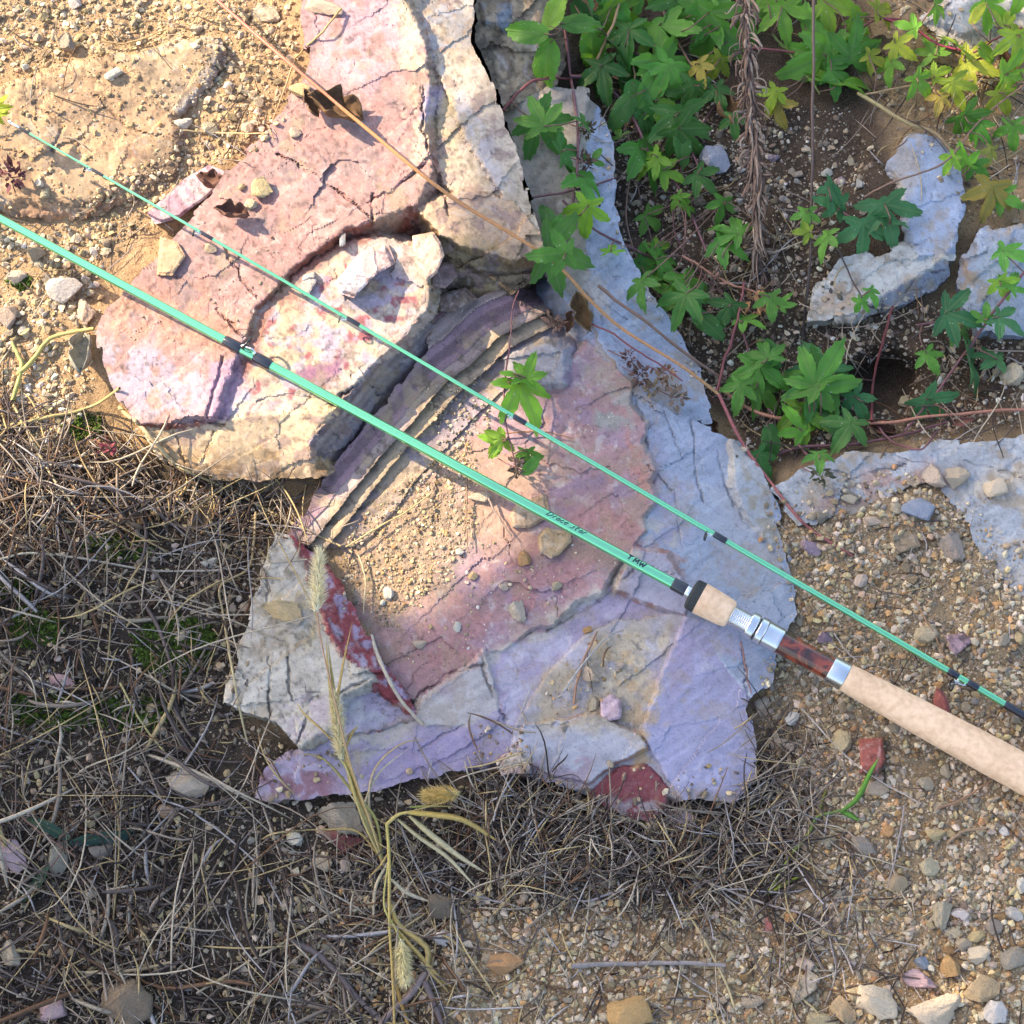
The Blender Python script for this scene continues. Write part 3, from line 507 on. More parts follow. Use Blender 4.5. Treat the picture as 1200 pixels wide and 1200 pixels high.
# whitish block with a dark red side, lower left
rock('boulder', 'whitish cracked block with dark red side behind the upright foxtail seed head',
 [(322,622),(345,626),(376,652),(402,690),(432,740),(462,790),(489,836),(484,846),(440,858),(402,866),(372,878),(350,882),(335,862),(322,850),(298,840),(260,822),(270,790),(285,740),(300,690),(312,650)],
 [dict(poly=[(320,622),(344,632),(366,690),(376,718),(397,760),(437,795),(428,803),(402,815),(392,850),(352,876),(326,850),(262,822),(285,740),(300,690)], z=[(330,640,44),(380,720,58),(430,795,56),(280,810,34),(350,860,36)], slope=2, round=3, c=(.47,.43,.37)),
  dict(poly=[(338,622),(374,652),(402,690),(432,740),(462,790),(491,838),(480,834),(432,798),(397,760),(376,716),(366,690)], z=[(376,716,56),(432,797,54),(400,690,32),(460,788,28),(486,834,24)], slope=2.4, round=1.5, c=(.26,.062,.07)),
  dict(poly=[(400,817),(432,802),(458,792),(490,838),(470,848),(432,858),(402,862)], z=[(405,820,30),(455,795,34),(486,838,24),(405,860,22)], slope=2.2, round=1.5, c=(.42,.36,.44), side=(.24,.07,.08))],
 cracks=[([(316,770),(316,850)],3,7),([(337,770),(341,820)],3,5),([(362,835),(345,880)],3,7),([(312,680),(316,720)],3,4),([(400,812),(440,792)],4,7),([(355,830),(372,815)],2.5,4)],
 patches=[([(310,630),(345,640),(366,700),(395,765),(430,800),(400,815),(390,850),(350,872),(262,822)],(.58,.54,.47),6,.5,.7,30),([(300,640),(360,640),(375,720),(350,780),(280,760)],(.27,.235,.18),14,.52,.85,14),([(320,690),(370,690),(380,760),(330,760)],(.46,.39,.25),12,.5,.7),
  ([(362,640),(402,690),(462,790),(489,836),(470,830),(430,770),(390,700)],(.40,.33,.44),3,.56,.85,9),([(376,700),(440,795),(432,797),(395,745)],(.42,.38,.46),3,.5,.8,8),([(320,820),(400,815),(390,860),(340,870)],(.44,.38,.42),10,.45,.7),([(405,822),(440,815),(450,850),(405,860)],(.48,.46,.48),8,.45,.8),([(400,795),(440,785),(435,803),(405,815)],(.56,.52,.46),6,.4,.8)],
 seed=95, rough=1.1, g=1.6, chip=2.4, lum=.82, sat=1.15)

# half buried slab right of the main rocks
rock('boulder', 'pale blue grey slab half buried in gravel at the right edge below the vines',
 [(900,572),(958,542),(1000,527),(1055,528),(1100,516),(1150,516),(1260,500),(1260,730),(1195,700),(1150,660),(1128,600),(1090,566),(1010,596),(935,620)],
 [dict(poly=[(900,572),(958,542),(1000,527),(1055,528),(1100,516),(1260,500),(1260,740),(1100,720),(920,630)], z=[(910,585,22),(1000,535,32),(1200,515,44),(1200,650,40),(1050,570,32)], slope=1.4, round=5, c=(.39,.41,.44)),
  dict(poly=[(1120,560),(1170,530),(1260,520),(1260,700),(1180,660),(1130,620)], z=[(1130,580,32),(1200,540,42),(1200,650,38)], slope=.8, round=4, c=(.47,.45,.44))],
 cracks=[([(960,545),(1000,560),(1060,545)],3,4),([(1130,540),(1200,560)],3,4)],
 patches=[([(1020,530),(1100,520),(1100,545),(1040,560)],(.42,.46,.54),12,.45,.7,25),([(1120,560),(1200,540),(1260,600),(1200,680)],(.60,.52,.42),20,.5,.8,22),([(940,600),(1010,560),(1090,540),(1130,560),(1080,600)],(.40,.26,.22),10,.45,.85,12),([(1000,525),(1100,510),(1200,500),(1260,520),(1100,535)],(.46,.46,.46),10,.5,.7)],
 seed=111, rough=1.0, chip=2.6, spk=.5, sat=1.0, dirt=.75)
# blue rocks upper right
rock('boulder', 'blue topped rock with white lower face among the vines at upper right',
 [(942,380),(953,340),(985,302),(1040,292),(1048,250),(1040,190),(1066,155),(1100,160),(1127,195),(1133,230),(1119,285),(1116,325),(1082,347),(1040,364),(1000,378)],
 [dict(poly=[(1042,190),(1066,155),(1100,160),(1127,195),(1133,230),(1119,285),(1112,302),(1075,300),(1062,260),(1056,220)], z=[(1070,160,44),(1062,280,56),(1128,220,40),(1112,300,50)], slope=1.6, round=3, c=(.36,.41,.52)),
  dict(poly=[(945,378),(955,340),(985,302),(1062,288),(1112,302),(1040,345),(1000,374)], z=[(1062,290,54),(1110,303,50),(960,350,16),(1030,350,26),(990,305,34)], slope=1.6, round=3, c=(.50,.50,.48)),
  dict(poly=[(1035,347),(1112,300),(1118,325),(1082,348),(1040,366)], z=[(1040,346,30),(1112,302,48),(1118,326,24),(1042,364,8)], slope=2, round=2, c=(.23,.26,.33))],
 cracks=[([(1060,345),(1080,320),(1110,315)],3,5),([(1068,290),(1090,280),(1112,300)],2.5,3)],
 patches=[([(950,380),(960,330),(1000,310),(1020,350)],(.40,.29,.20),12,.45,.8),([(1040,150),(1075,150),(1070,230),(1050,230)],(.48,.40,.33),8,.45,.8),([(1020,330),(1090,295),(1060,320),(1020,345)],(.60,.60,.58),8,.4,.7),([(1000,300),(1060,290),(1040,320)],(.26,.22,.17),10,.56,.8,8)],
 seed=131, rough=.9, chip=2.6, spk=.3, gr=.15, sat=1.05, dirt=.6)
rock('boulder', 'blue grey rock with rusty stains at the right edge beside the dark hole',
 [(1118,350),(1128,300),(1150,268),(1260,258),(1260,396),(1190,396),(1145,388)],
 [dict(poly=[(1118,350),(1128,300),(1150,268),(1260,258),(1260,396),(1190,396),(1145,388)], z=[(1130,300,30),(1200,270,34),(1190,390,14)], slope=1.5, round=4, c=(.36,.41,.50)),
  dict(poly=[(1128,300),(1150,270),(1190,268),(1180,300),(1140,330)], z=[(1150,275,38),(1180,300,32),(1130,320,30)], slope=1, round=3, c=(.38,.42,.50))],
 patches=[([(1120,300),(1150,310),(1148,350),(1125,350)],(.42,.25,.12),8,.48,.8,12),([(1120,270),(1165,268),(1140,310)],(.30,.25,.20),10,.45,.8)], seed=151, rough=1, chip=2.4, spk=.3, sat=1.0, dirt=.7)
rock('boulder', 'cream rock lit by the sun at the top right corner',
 [(1078,22),(1100,2),(1150,-20),(1260,-40),(1260,72),(1190,62),(1140,66),(1098,52)],
 [dict(poly=[(1078,22),(1100,2),(1150,-20),(1260,-40),(1260,72),(1190,62),(1140,66),(1098,52)], z=[(1100,10,40),(1200,0,50),(1150,60,24)], slope=1.3, round=5, c=(.56,.50,.43)),
  dict(poly=[(1090,18),(1140,-5),(1190,0),(1180,30),(1130,40)], z=[(1100,15,48),(1190,5,54),(1140,40,38)], slope=1, round=3, c=(.56,.54,.54))], seed=171, rough=1.6, chip=3.4)
# ------------------------------------------------------------------ tree added unseen at left, crown shaped to shade the ground and block sky
LIT = [(-900,-900),(600,-900),(648,-100),(655,330),(648,470),(622,600),(530,690),(425,668),(330,610),(225,580),(100,590),(-20,630),(-900,760)]
def added_shade_tree():
    n = 42000; px = RNG.uniform(-2700, 1750, n); py = RNG.uniform(-2000, 2500, n)
    wx = px+(fbm(px, py, 90, 301)-.5)*70; wy = py+(fbm(px, py, 90, 303)-.5)*70
    sd = sdf(wx, wy, LIT); keep = sd < -48
    d1 = sdf(wx, wy, [(1040,60),(1090,0),(1180,-60),(1300,-30),(1280,110),(1200,190),(1120,170),(1050,130)])
    keep &= ~((d1 > 0) & (RNG.random(n) < .93))
    d2 = sdf(wx, wy, [(900,1120),(1000,1040),(1300,1000),(1400,1400),(860,1400)]); keep &= ~((d2 > 0) & (RNG.random(n) < .88))
    px, py = px[keep], py[keep]; n = len(px)
    G = W(px, py, np.full(n, 30.)); s = RNG.uniform(1.95, 2.9, n)+.25*np.sin(px*.009)+.2*np.cos(py*.011)
    C0 = G+SUN*s[:, None]
    cen = C0.mean(0); cen = C0[(px > 200) & (px < 1500) & (py > 900) & (py < 1900)].mean(0); base = np.array((cen[0]-.25, cen[1]-.1, -.02))
    root = empty('tree', base)
    tag(root, 'leafy tree standing out of frame to the left, shading the lower and right ground', 'tree')
    mb = MB(); k = 7; t = np.linspace(0, 1, k)[:, None]
    mb.add(*tube(spline([base-(0, 0, .03), base+(.03, .02, .6), base+(-.02, -.03, 1.2), cen+(0, 0, .2)], 20), np.linspace(.07, .03, 19+0 if False else len(spline([base-(0, 0, .03), base+(.03, .02, .6), base+(-.02, -.03, 1.2), cen+(0, 0, .2)], 20))), 10))
    far = np.where(((px > 700) & (py > 0)) | ((py > 800) & (px > -1500)))[0]
    for i in range(46):
        e = C0[random.choice(far)]; st = base+(cen-base)*random.uniform(.75, 1.0)
        mid = (st+e)/2+np.array((0, 0, .05)); P = spline([st, mid, e], 10); mb.add(*tube(P, np.linspace(.012, .003, len(P)), 5))
    tr = mb.build('trunk', M['bark'], root)
    # leaves: bent diamonds
    L = RNG.uniform(.022, .036, n); A = RNG.normal(size=(n, 3)); A /= np.linalg.norm(A, axis=1)[:, None]
    nn = SUN+RNG.normal(size=(n, 3))*.45; B = np.cross(A, nn); B /= np.linalg.norm(B, axis=1)[:, None]; A = np.cross(nn, B); A /= np.linalg.norm(A, axis=1)[:, None]
    U = np.cross(A, B)
    pts = [(-1, 0, 0), (-.3, .5, .12), (.3, .42, .12), (1, 0, -.1), (.3, -.42, .12), (-.3, -.5, .12)]
    V = np.stack([C0+L[:, None]*(a*A+b*B+c*U) for a, b, c in pts], 1).reshape(-1, 3)
    b6 = (np.arange(n)*6)[:, None]
    F = np.concatenate([b6+np.array([[0, 1, 2, 3]]), b6+np.array([[0, 3, 4, 5]])])
    child(mesh('crown', V, F, M['treeleaf']), root)
added_shade_tree()

# ------------------------------------------------------------------ loose stones, each one a thing
def ico(sub):
    import bmesh
    bm = bmesh.new(); bmesh.ops.create_icosphere(bm, subdivisions=sub, radius=1); bm.verts.ensure_lookup_table()
    V = np.array([v.co[:] for v in bm.verts]); F = np.array([[v.index for v in f.verts] for f in bm.faces]); bm.free(); return V, F
IV3, IF3 = ico(4); IV1, IF1 = ico(1); IV2, IF2 = ico(2)
def stone_mesh(seed, cuts=11, rough=.05, sub=3, name='stone'):
    r = np.random.default_rng(seed); V = (IV3 if sub == 3 else IV2).copy()
    for i in range(cuts):
        n = r.normal(size=3); n /= np.linalg.norm(n); d = r.uniform(.40, .80)
        q = np.maximum(0, V@n-d); V -= q[:, None]*n
    f = fbm(V[:, 0]*3+V[:, 2]*1.7, V[:, 1]*3-V[:, 2]*1.3, 1.0, seed)-.5
    f2 = fbm(V[:, 0]*9+V[:, 2]*5.7, V[:, 1]*9-V[:, 2]*6.3, 1.0, seed+3)-.5; f3 = chips(V[:, 0]*2.3+V[:, 2]*1.3, V[:, 1]*2.3-V[:, 2]*1.1, 1.0, seed+9)
    V *= (1+f*rough*3+f2*rough*3.6+f3*rough*1.2)[:, None]
    V /= np.abs(V).max(0)
    return mesh(name, V, IF3 if sub == 3 else IF2, M['stone'], smooth=True, link=False)
SM = [stone_mesh(500+i, 12+i % 5, (.035, .055, .08)[i % 3]) for i in range(14)]
FLAT = [stone_mesh(700+i, 6, .025) for i in range(4)]
def prism_chip(pts, th, seed, name='stone'):
    """flat flake from an outline (unit square), bevelled and uneven"""
    r = np.random.default_rng(seed); p = np.array(pts, float); p = np.concatenate([np.linspace(a, b, 5, endpoint=False) for a, b in zip(p, np.roll(p, -1, 0))])
    p += r.normal(size=p.shape)*.02; n = len(p); c = p.mean(0); lay = []
    for z, s in ((-1, 1.02), (.55, 1.0), (.95, .93), (1, .55)):
        q = c+(p-c)*s; lay.append(np.c_[q, np.full(n, z)+r.normal(size=n)*.08])
    V = np.concatenate(lay+[np.array([[*c, 1.02]])]); F = []
    i = np.arange(n); k = (i+1) % n
    F4 = np.concatenate([np.stack([i+a*n, k+a*n, k+(a+1)*n, i+(a+1)*n], -1) for a in range(3)])
    F3 = np.stack([i+3*n, k+3*n, np.full(n, 4*n)], -1); V[:, 2] *= th
    return mesh(name, V, [F4, F3], M['stone'], smooth=False, link=False)
def put_stone(me, x, y, w_, h_, rot, hz, col, label, group=None, sink=.5, tilt=(0, 0), name='stone'):
    o = bpy.data.objects.new(name, me); COL.objects.link(o)
    hzp = hz if hz else min(w_, h_)*.42
    z = float(zs(x, y)); z = max(z, float(np.mean(zs(np.array([x-w_*.25, x+w_*.25, x, x]), np.array([y, y, y-h_*.25, y+h_*.25])))))
    o.location = W(x, y, z+hzp*(1-sink)); o.rotation_euler = (R(tilt[0]), R(tilt[1]), R(-rot))
    o.scale = (w_/2*K, h_/2*K*1.05, hzp*K); o.color = (*col, 1)
    tag(o, label, 'stone', group)
    return o
c_ = dict(W=(.62,.57,.50), T=(.42,.31,.19), Y=(.52,.40,.22), G=(.32,.27,.21), B=(.31,.34,.39), R=(.33,.115,.095), P=(.33,.245,.31), K=(.52,.36,.35), D=(.20,.15,.105), C=(.58,.47,.34), O=(.46,.27,.12), F=(.46,.375,.265))
ST = [
(80,335,54,36,-20,'W','chalky white angular stone below the green rod near the left edge'),(40,300,28,28,0,'T','round tan stone just under the green rod at far left'),(100,366,36,24,50,'C','cream stone beside the boulder edge under the green rod'),(8,372,30,38,10,'G','dark grey rounded stone cut by the left edge'),
(305,220,33,28,10,'Y','yellow lumpy stone on the pink boulder right of the purple wedge'),(293,240,18,15,0,'F','small pale stone touching the yellow lumpy stone'),(284,219,12,10,0,'T','tiny tan stone left of the yellow lumpy stone'),
(247,290,16,15,0,'F','small grey stone on the pink boulder touching the thin rod'),(214,145,26,14,-5,'W','flat white pebble at the tan boulder edge'),(246,151,24,20,0,'F','grey pebble right of the flat white pebble by the tan boulder'),(290,150,17,16,20,'C','pale pebble on the gravel left of the dried leaf curl'),
(80,52,28,28,12,'G','squarish grey brown stone at top left'),(132,88,28,15,-25,'W','elongated cream stone on top of the tan boulder'),(230,35,20,17,0,'F','pale grey pebble near the top left of the red stem'),(90,4,22,16,0,'W','white stone at the top edge left of the red stem'),(29,80,12,12,0,'W','tiny white stone near the top left corner'),
(312,17,42,24,-8,'C','cream stone by the red stem at the top edge'),(352,106,28,24,0,'Y','yellowish stone under the red stem beside the dried leaf'),(345,155,18,16,0,'C','cream pebble below the dried leaf curl'),(270,78,16,15,0,'F','grey pebble right of the tan boulder'),(268,100,15,12,0,'W','whitish pebble right of the tan boulder crest'),(380,8,50,20,10,'C','long cream stone at the top edge of the pink boulder'),
(125,285,15,14,0,'F','pale pebble above the green rod near the slab'),(110,295,12,14,0,'W','white pebble above the green rod'),(90,280,16,14,0,'C','cream pebble between the two rods at left'),(47,215,13,12,0,'W','white pebble on the tan boulder under the thin rod'),(52,228,13,17,10,'F','grey pebble below the white one on the tan boulder'),(20,325,26,20,0,'C','cream stone below the round tan stone at far left'),
(617,655,20,20,20,'O','yellow brown stone on the pink floor below the tan chips'),(652,688,15,13,0,'F','small round pale stone on the pink floor'),(606,716,24,26,0,'C','pale lumpy stone at the lower edge of the pink floor'),(562,583,28,16,-5,'C','bright tan stone on the pink floor above the green rod'),(538,646,12,9,0,'W','tiny white stone on the sand of the pink floor'),
(455,696,14,18,-20,'W','pale green white stone at the left of the pink floor'),(449,706,9,8,0,'W','tiny white stone beside the pale green one'),(536,734,10,14,25,'W','white pebble on the lower pink floor'),(491,755,18,10,5,'C','flat cream pebble on the lower pink floor'),(590,688,12,9,0,'C','tan pebble on the pink floor above the lumpy stone'),(554,675,12,10,0,'Y','yellow pebble in the middle of the pink floor'),
(692,792,24,22,0,'F','pale lumpy stone on the cream shelf under the fore grip'),(688,739,13,10,0,'O','orange pebble at the top of the cream shelf'),(727,780,11,9,0,'C','cream pebble right of the lumpy stone on the shelf'),(698,825,13,20,25,'F','small grey stone left of the pink hexagon stone'),(662,855,12,10,0,'G','grey pebble on the lilac shelf below the hexagon stone'),(715,895,9,9,0,'C','tiny cream pebble above the dark red patch'),
(1075,598,40,34,-5,'B','blue grey rounded stone on the gravel above the thin rod'),(1025,923,34,18,5,'F','pale flat stone below the brick red stone'),(985,870,27,30,10,'Y','yellow brown stone left of the brick red stone'),(930,842,20,19,20,'W','whitish rough stone left of the cork grip'),(916,872,36,17,5,'F','long pale stone beside the lilac boulder'),(892,828,20,24,0,'F','grey stone in the gap beside the lilac boulder'),
(950,642,28,17,20,'P','purple flake in the gravel right of the blue flank'),(967,747,20,13,-20,'P','small purple flake under the burl wood reel seat'),(1095,560,34,28,10,'C','cream lump on the pale slab at right'),(1165,574,32,26,0,'C','cream stone on the pale slab near the right edge'),(1120,560,34,26,0,'F','grey brown stone at the gravel rim of the pale slab'),(1105,826,24,44,8,'R','reddish brown stone next to the thin rod at right'),
(1020,612,28,14,10,'C','cream flat stone on the gravel rim left of the blue grey stone'),(1115,640,34,36,0,'G','speckled grey stone in the gravel at right'),(995,585,20,16,0,'F','grey pebble near the slab rim'),(1050,595,17,16,0,'F','pale pebble left of the blue grey stone'),(1085,745,32,22,0,'F','pale stone left of the purple triangular stone'),(1010,680,22,18,0,'C','cream pebble in the gravel between the boulder and thin rod'),
(1027,1172,48,38,10,'C','rugged cream stone at the bottom right between block and big stone'),(1095,1186,64,38,-8,'C','biggest cream stone at the bottom right edge'),(1150,1160,44,28,-32,'T','tan squared stone right of the biggest cream stone'),(1166,1186,26,26,-20,'W','white stone at the bottom right corner'),(1078,1149,42,24,3,'K','reddish cream stone above the biggest cream stone'),(1185,1125,32,28,0,'G','round grey stone near the right edge at the bottom'),
(1146,1120,30,20,-8,'C','tan cream stone left of the round grey stone'),(1117,1133,28,26,20,'O','orange brown stone at bottom right'),(1128,1109,24,18,0,'F','pale stone above the orange brown stone'),(1103,1070,26,34,30,'F','upright grey stone in the bottom right gravel'),(1125,1072,20,17,0,'W','pale rounded stone right of the upright grey stone'),(1163,1085,24,20,-20,'G','dark grey stone near the right edge'),(1117,1094,22,14,10,'F','grey stone below the pale rounded stone'),(1146,1097,26,14,0,'Y','yellowish flat stone near the right bottom'),
(1188,1070,20,18,0,'W','pale stone at the right edge above the grey ones'),(1002,1165,24,19,0,'Y','yellow brown stone right of the cream block'),(987,1184,26,32,-25,'T','tan upright stone at the bottom below the cream block'),(957,1103,18,11,12,'C','cream oval pebble above the cream block'),(964,1112,14,10,0,'C','small cream pebble under the oval one'),(926,1076,18,14,10,'O','orange pebble right of the pink red chip'),(880,1175,30,16,0,'F','pale flat stone at the bottom left of the cream block'),(968,1194,44,20,0,'Y','yellow stone at the bottom edge'),
(1197,1040,16,22,0,'W','white stone cut by the right edge'),(1080,1128,20,16,0,'B','small blue grey stone above the reddish cream stone'),(943,1131,20,18,0,'C','cream stone above the cream block'),(1088,1015,26,22,0,'F','speckled grey stone in the lower right gravel'),(1040,975,18,16,0,'O','brown pebble in the lower right gravel'),(972,985,15,15,0,'F','pale round pebble in the litter below the red stone'),(1010,990,26,24,0,'G','dull grey stone in the litter below the red stone'),(1095,978,26,15,10,'Y','yellow flat stone in the gravel below the cork grip'),(1085,918,20,16,0,'F','grey pebble under the cork grip'),(1050,1035,28,20,0,'T','tan stone in the lower right gravel'),(1178,975,15,14,0,'W','white pebble near the right edge below the cork grip'),
(735,1190,58,40,0,'O','orange brown stone at the bottom edge in the middle'),(590,1130,46,24,0,'O','orange tan half buried stone at bottom centre'),(521,1096,26,22,-30,'W','white rough stone right of the lower foxtail'),(512,1066,46,34,35,'D','dark brown clod above the white rough stone'),(400,958,58,40,0,'G','speckled grey white stone under the boulder lip at bottom left'),(377,1012,26,22,0,'F','tan grey stone left of the foxtail base'),(404,1012,16,18,0,'F','small grey stone beside the foxtail base'),(345,984,22,18,20,'W','white pebble below the dark gap under the boulder'),
(226,918,62,34,25,'C','cream rugged stone in the litter at lower left'),(10,1002,38,46,-15,'K','pale lilac stone cut by the left edge at the bottom'),(118,998,30,18,0,'G','grey pebble under the blue green leaf'),(68,1005,26,40,10,'G','brown grey stone left of the blue green leaf'),(150,1174,62,48,20,'D','broad dark grey stone at the bottom left edge'),(14,1120,26,34,0,'F','speckled stone at the left edge near the bottom'),(60,1186,34,26,0,'K','pale pinkish stone at the bottom left corner'),(110,956,16,14,0,'F','pale pebble above the blue green leaf'),(200,950,30,18,0,'T','tan stone below the cream rugged stone'),(105,1050,20,14,0,'C','tan pebble in the litter under the blue green leaf'),
(333,716,54,26,5,'Y','yellow crusted lump lying on the whitish block'),(346,728,16,14,0,'F','grey pebble at the end of the yellow crusted lump'),(287,711,18,12,0,'C','cream pebble left of the yellow crusted lump'),(280,702,8,9,0,'W','tiny white pebble left of the whitish block'),(215,745,20,14,0,'F','grey pebble in the litter left of the whitish block'),(72,798,32,20,0,'K','pale pinkish stone in the mossy litter at left'),(245,660,22,12,-10,'W','white pebble in the litter left of the whitish block'),
(838,187,40,40,0,'B','dark blue grey stone in the hollow left of the dead stalk'),(969,203,15,12,0,'W','white pebble right of the thin dark stalk'),(998,190,12,18,0,'F','upright grey pebble in the upper right hollow'),(934,205,17,11,0,'F','grey pebble right of the dead stalk'),(906,186,18,11,-5,'P','purplish flat pebble right of the dead stalk'),(855,228,16,10,0,'F','flat pebble left of the dead stalk'),(868,200,14,11,0,'W','pale pebble beside the dead stalk'),(843,173,16,9,10,'W','pinkish white flake above the dark blue grey stone'),(955,260,16,14,0,'F','pale pebble in the hollow below the hop sprig'),(985,212,14,12,0,'K','pinkish pebble in the upper right hollow'),(1185,440,30,34,30,'C','pale angular stone at the right edge above the slab'),(1062,470,22,18,0,'F','grey stone at the rim of the dark hole'),(820,235,16,14,0,'G','dull pebble in the hollow beside the blue slab'),(880,245,14,12,0,'W','pale pebble below the dead stalk base'),
(770,968,34,22,15,'F','grey stone under the dark red nose of the boulder'),(798,958,36,22,20,'K','pale lilac stone under the boulder front')]
for i, (x, y, w_, h_, rot, c, lab) in enumerate(ST):
    j = RNG.uniform(.88, 1.12, 3)
    put_stone(SM[i % 14], x, y, w_, h_, rot, None, tuple(np.clip(np.array(c_[c])*1.12*j.mean()*(1+(j-1)*.4), 0, .8)), lab)
RM0 = RMASK.copy()
# shaped flakes and blocks
def flake(pts_px, th, col, label, seed, tilt=(0, 0), lift=0, pale=None):
    p = np.array(pts_px, float); c = p.mean(0); z0 = float(np.median(zs(p[:, 0], p[:, 1]))); zt = [(x, y, z0+th*1.3+(c[1]-y)*-.012*tilt[0]*4*.6+(x-c[0])*.012*tilt[1]*2) for x, y in pts_px]
    q = c+(p-c)*.86
    return rock('stone', label, pts_px, [dict(poly=[tuple(v) for v in q], z=zt, slope=1.6, round=1.5, c=col), dict(poly=pts_px, z=[(x, y, z-th*.35) for x, y, z in zt], slope=3, round=1.5, c=tuple(np.array(col)*.92))],
      patches=([(None, pale, 6, .52, .8, 14)] if pale else [(None, tuple(np.array(col)*.62), 6, .58, .6, 9)]), g=1.1, seed=300+seed*7, rough=.7, chip=1.3, warp=1.6, base=-40, cat='stone', streak=(seed*25, .25))
flake([(187,277),(184,323),(202,323),(218,300),(208,284)], 5, (.50,.34,.23), 'flat tan chip on the pink boulder between the two rods', 1, (0, 6))
flake([(172,250),(182,263),(208,256),(240,233),(268,210),(262,200),(245,193),(215,210)], 12, (.36,.24,.29), 'long purple wedge stone with a pale end touching the thin rod', 2, (6, 4), pale=(.46,.40,.42))
flake([(597,604),(605,590),(640,578),(645,604),(622,618),(600,618)], 5, (.47,.34,.24), 'flat tan chip partly under the green rod on the pink floor', 3)
flake([(629,628),(640,618),(668,624),(670,634),(656,650),(645,655),(632,645)], 7, (.52,.37,.23), 'orange tan flake below the green rod on the pink floor', 4, (4, 0))
flake([(703,820),(717,813),(729,822),(728,842),(712,846),(704,842)], 9, (.50,.38,.42), 'pink hexagonal stone on the lilac boulder shelf', 5, (3, 3))
flake([(580,892),(592,882),(612,882),(622,898),(620,908),(600,906),(588,910)], 11, (.55,.38,.33), 'pink and white pointed stone in the straw at the boulder foot', 6, (6, 4), pale=(.62,.56,.48))
flake([(1107,744),(1128,742),(1143,748),(1130,760),(1118,768),(1112,760)], 11, (.40,.27,.28), 'purple triangular stone above the thin rod at right', 7, (8, -12))
flake([(1006,866),(1034,864),(1037,890),(1030,906),(1008,906)], 14, (.34,.12,.10), 'brick red squarish stone below the cork grip', 8, (4, 4))
flake([(925,1160),(948,1136),(962,1146),(958,1158),(935,1176),(927,1172)], 11, (.52,.42,.31), 'smooth cream rectangular block at the bottom right', 9, (5, -4))
flake([(895,1076),(902,1074),(907,1086),(904,1092),(897,1092)], 4, (.46,.17,.15), 'small pink red chip in the straw at bottom right', 10)
flake([(392,330),(418,300),(432,290),(455,286),(464,308),(440,322),(425,338),(415,350),(398,344)], 17, (.52,.39,.38), 'pink and white curved block standing on the boulder under the thin rod', 11, (6, -4), pale=(.56,.54,.58))
flake([(483,276),(508,271),(516,284),(521,300),(512,320),(500,330),(492,316),(484,300)], 20, (.54,.40,.33), 'tan pink block wedged under the sunlit ridge', 12, (6, 6))
flake([(503,305),(530,308),(538,322),(522,338),(505,335)], 14, (.26,.19,.18), 'dark brown block in the cleft under the ridge', 13, (10, -6))
flake([(512,345),(545,336),(560,350),(530,366),(514,364)], 10, (.20,.15,.13), 'dark slab in the cleft below the dark brown block', 14, (8, 4))
flake([(355,322),(368,318),(372,328),(360,348),(352,345)], 6, (.36,.36,.40), 'small blue grey flake in the step of the boulder beside the thin rod', 15, (0, 10))
flake([(398,271),(405,272),(405,287),(398,290)], 7, (.40,.42,.46), 'tiny blue grey sliver stuck in the step of the boulder', 16)
flake([(1040,620),(1072,624),(1080,640),(1050,650)], 5, (.33,.25,.17), 'flat brown stone in the gravel below the blue grey one', 17)
flake([(405,1000),(372,975),(395,972),(430,985)], 6, (.20,.06,.06), 'dark red flake in the litter below the speckled stone', 18)
# medium pebbles
LMK = [(1075,598,'blue grey rounded stone'),(1120,755,'purple triangular stone'),(1020,885,'brick red stone'),(1105,826,'reddish brown stone'),(985,870,'yellow brown stone beside the red one'),(1115,640,'speckled grey stone'),(950,642,'purple flake'),(1010,680,'gravel middle'),(1088,1015,'speckled stone at lower right'),(1050,1035,'tan stone at lower right'),(1095,978,'yellow flat stone'),(1085,918,'rear cork grip'),(1150,860,'cork grip near the right edge'),(1150,700,'right edge of the gravel'),(1180,940,'right edge below the grip'),(980,640,'red stem end'),(970,800,'metal hood of the grip'),
 (80,335,'chalky white stone'),(40,300,'round tan stone'),(100,366,'cream stone by the boulder'),(8,372,'dark grey stone'),(20,430,'yellow green shoot'),(100,415,'pale dry leaf'),(60,480,'yellow stalk'),(80,52,'squarish grey stone'),(132,88,'elongated cream stone'),(230,35,'pale pebble near the red stem'),(312,17,'cream stone by the red stem'),(270,78,'crest of the tan boulder'),(29,60,'top left corner'),(250,150,'right end of the tan boulder'),(180,20,'top edge'),(300,110,'dried leaf curl'),
 (1027,1172,'rugged cream stone'),(1095,1186,'biggest cream stone'),(1166,1186,'white corner stone'),(1185,1125,'round grey stone'),(1117,1133,'orange brown stone'),(1103,1070,'upright grey stone'),(943,1155,'cream block'),(880,1175,'pale flat stone'),(735,1190,'orange brown bottom stone'),(590,1130,'orange tan half buried stone'),(760,1130,'grey twig'),(660,1090,'straw nest rim'),(830,1110,'kinked straw'),(650,1180,'bottom edge centre'),
 (838,187,'dark blue grey stone'),(882,200,'dead stalk'),(950,200,'thin dark stalk'),(885,290,'dead stalk foot'),(990,230,'hop sprig'),(810,280,'blue slab edge'),(780,240,'hop leaf by the slab')]
CN = dict(F='pale grey brown', C='cream', T='tan', G='grey', Y='yellowish', W='white', O='orange')
def pebble_label(x, y, s, c):
    X_, Y_, nm = min(LMK, key=lambda t: (t[0]-x)**2+(t[1]-y)**2); dx, dy = x-X_, y-Y_
    side = ('right of' if dx > 0 else 'left of') if abs(dx) > abs(dy) else ('below' if dy > 0 else 'above')
    return f"{'tiny' if s < 9 else 'small' if s < 12 else 'larger'} {CN[c]} pebble {'close ' if math.hypot(dx, dy) < 32 else 'some way '}{side} the {nm}"
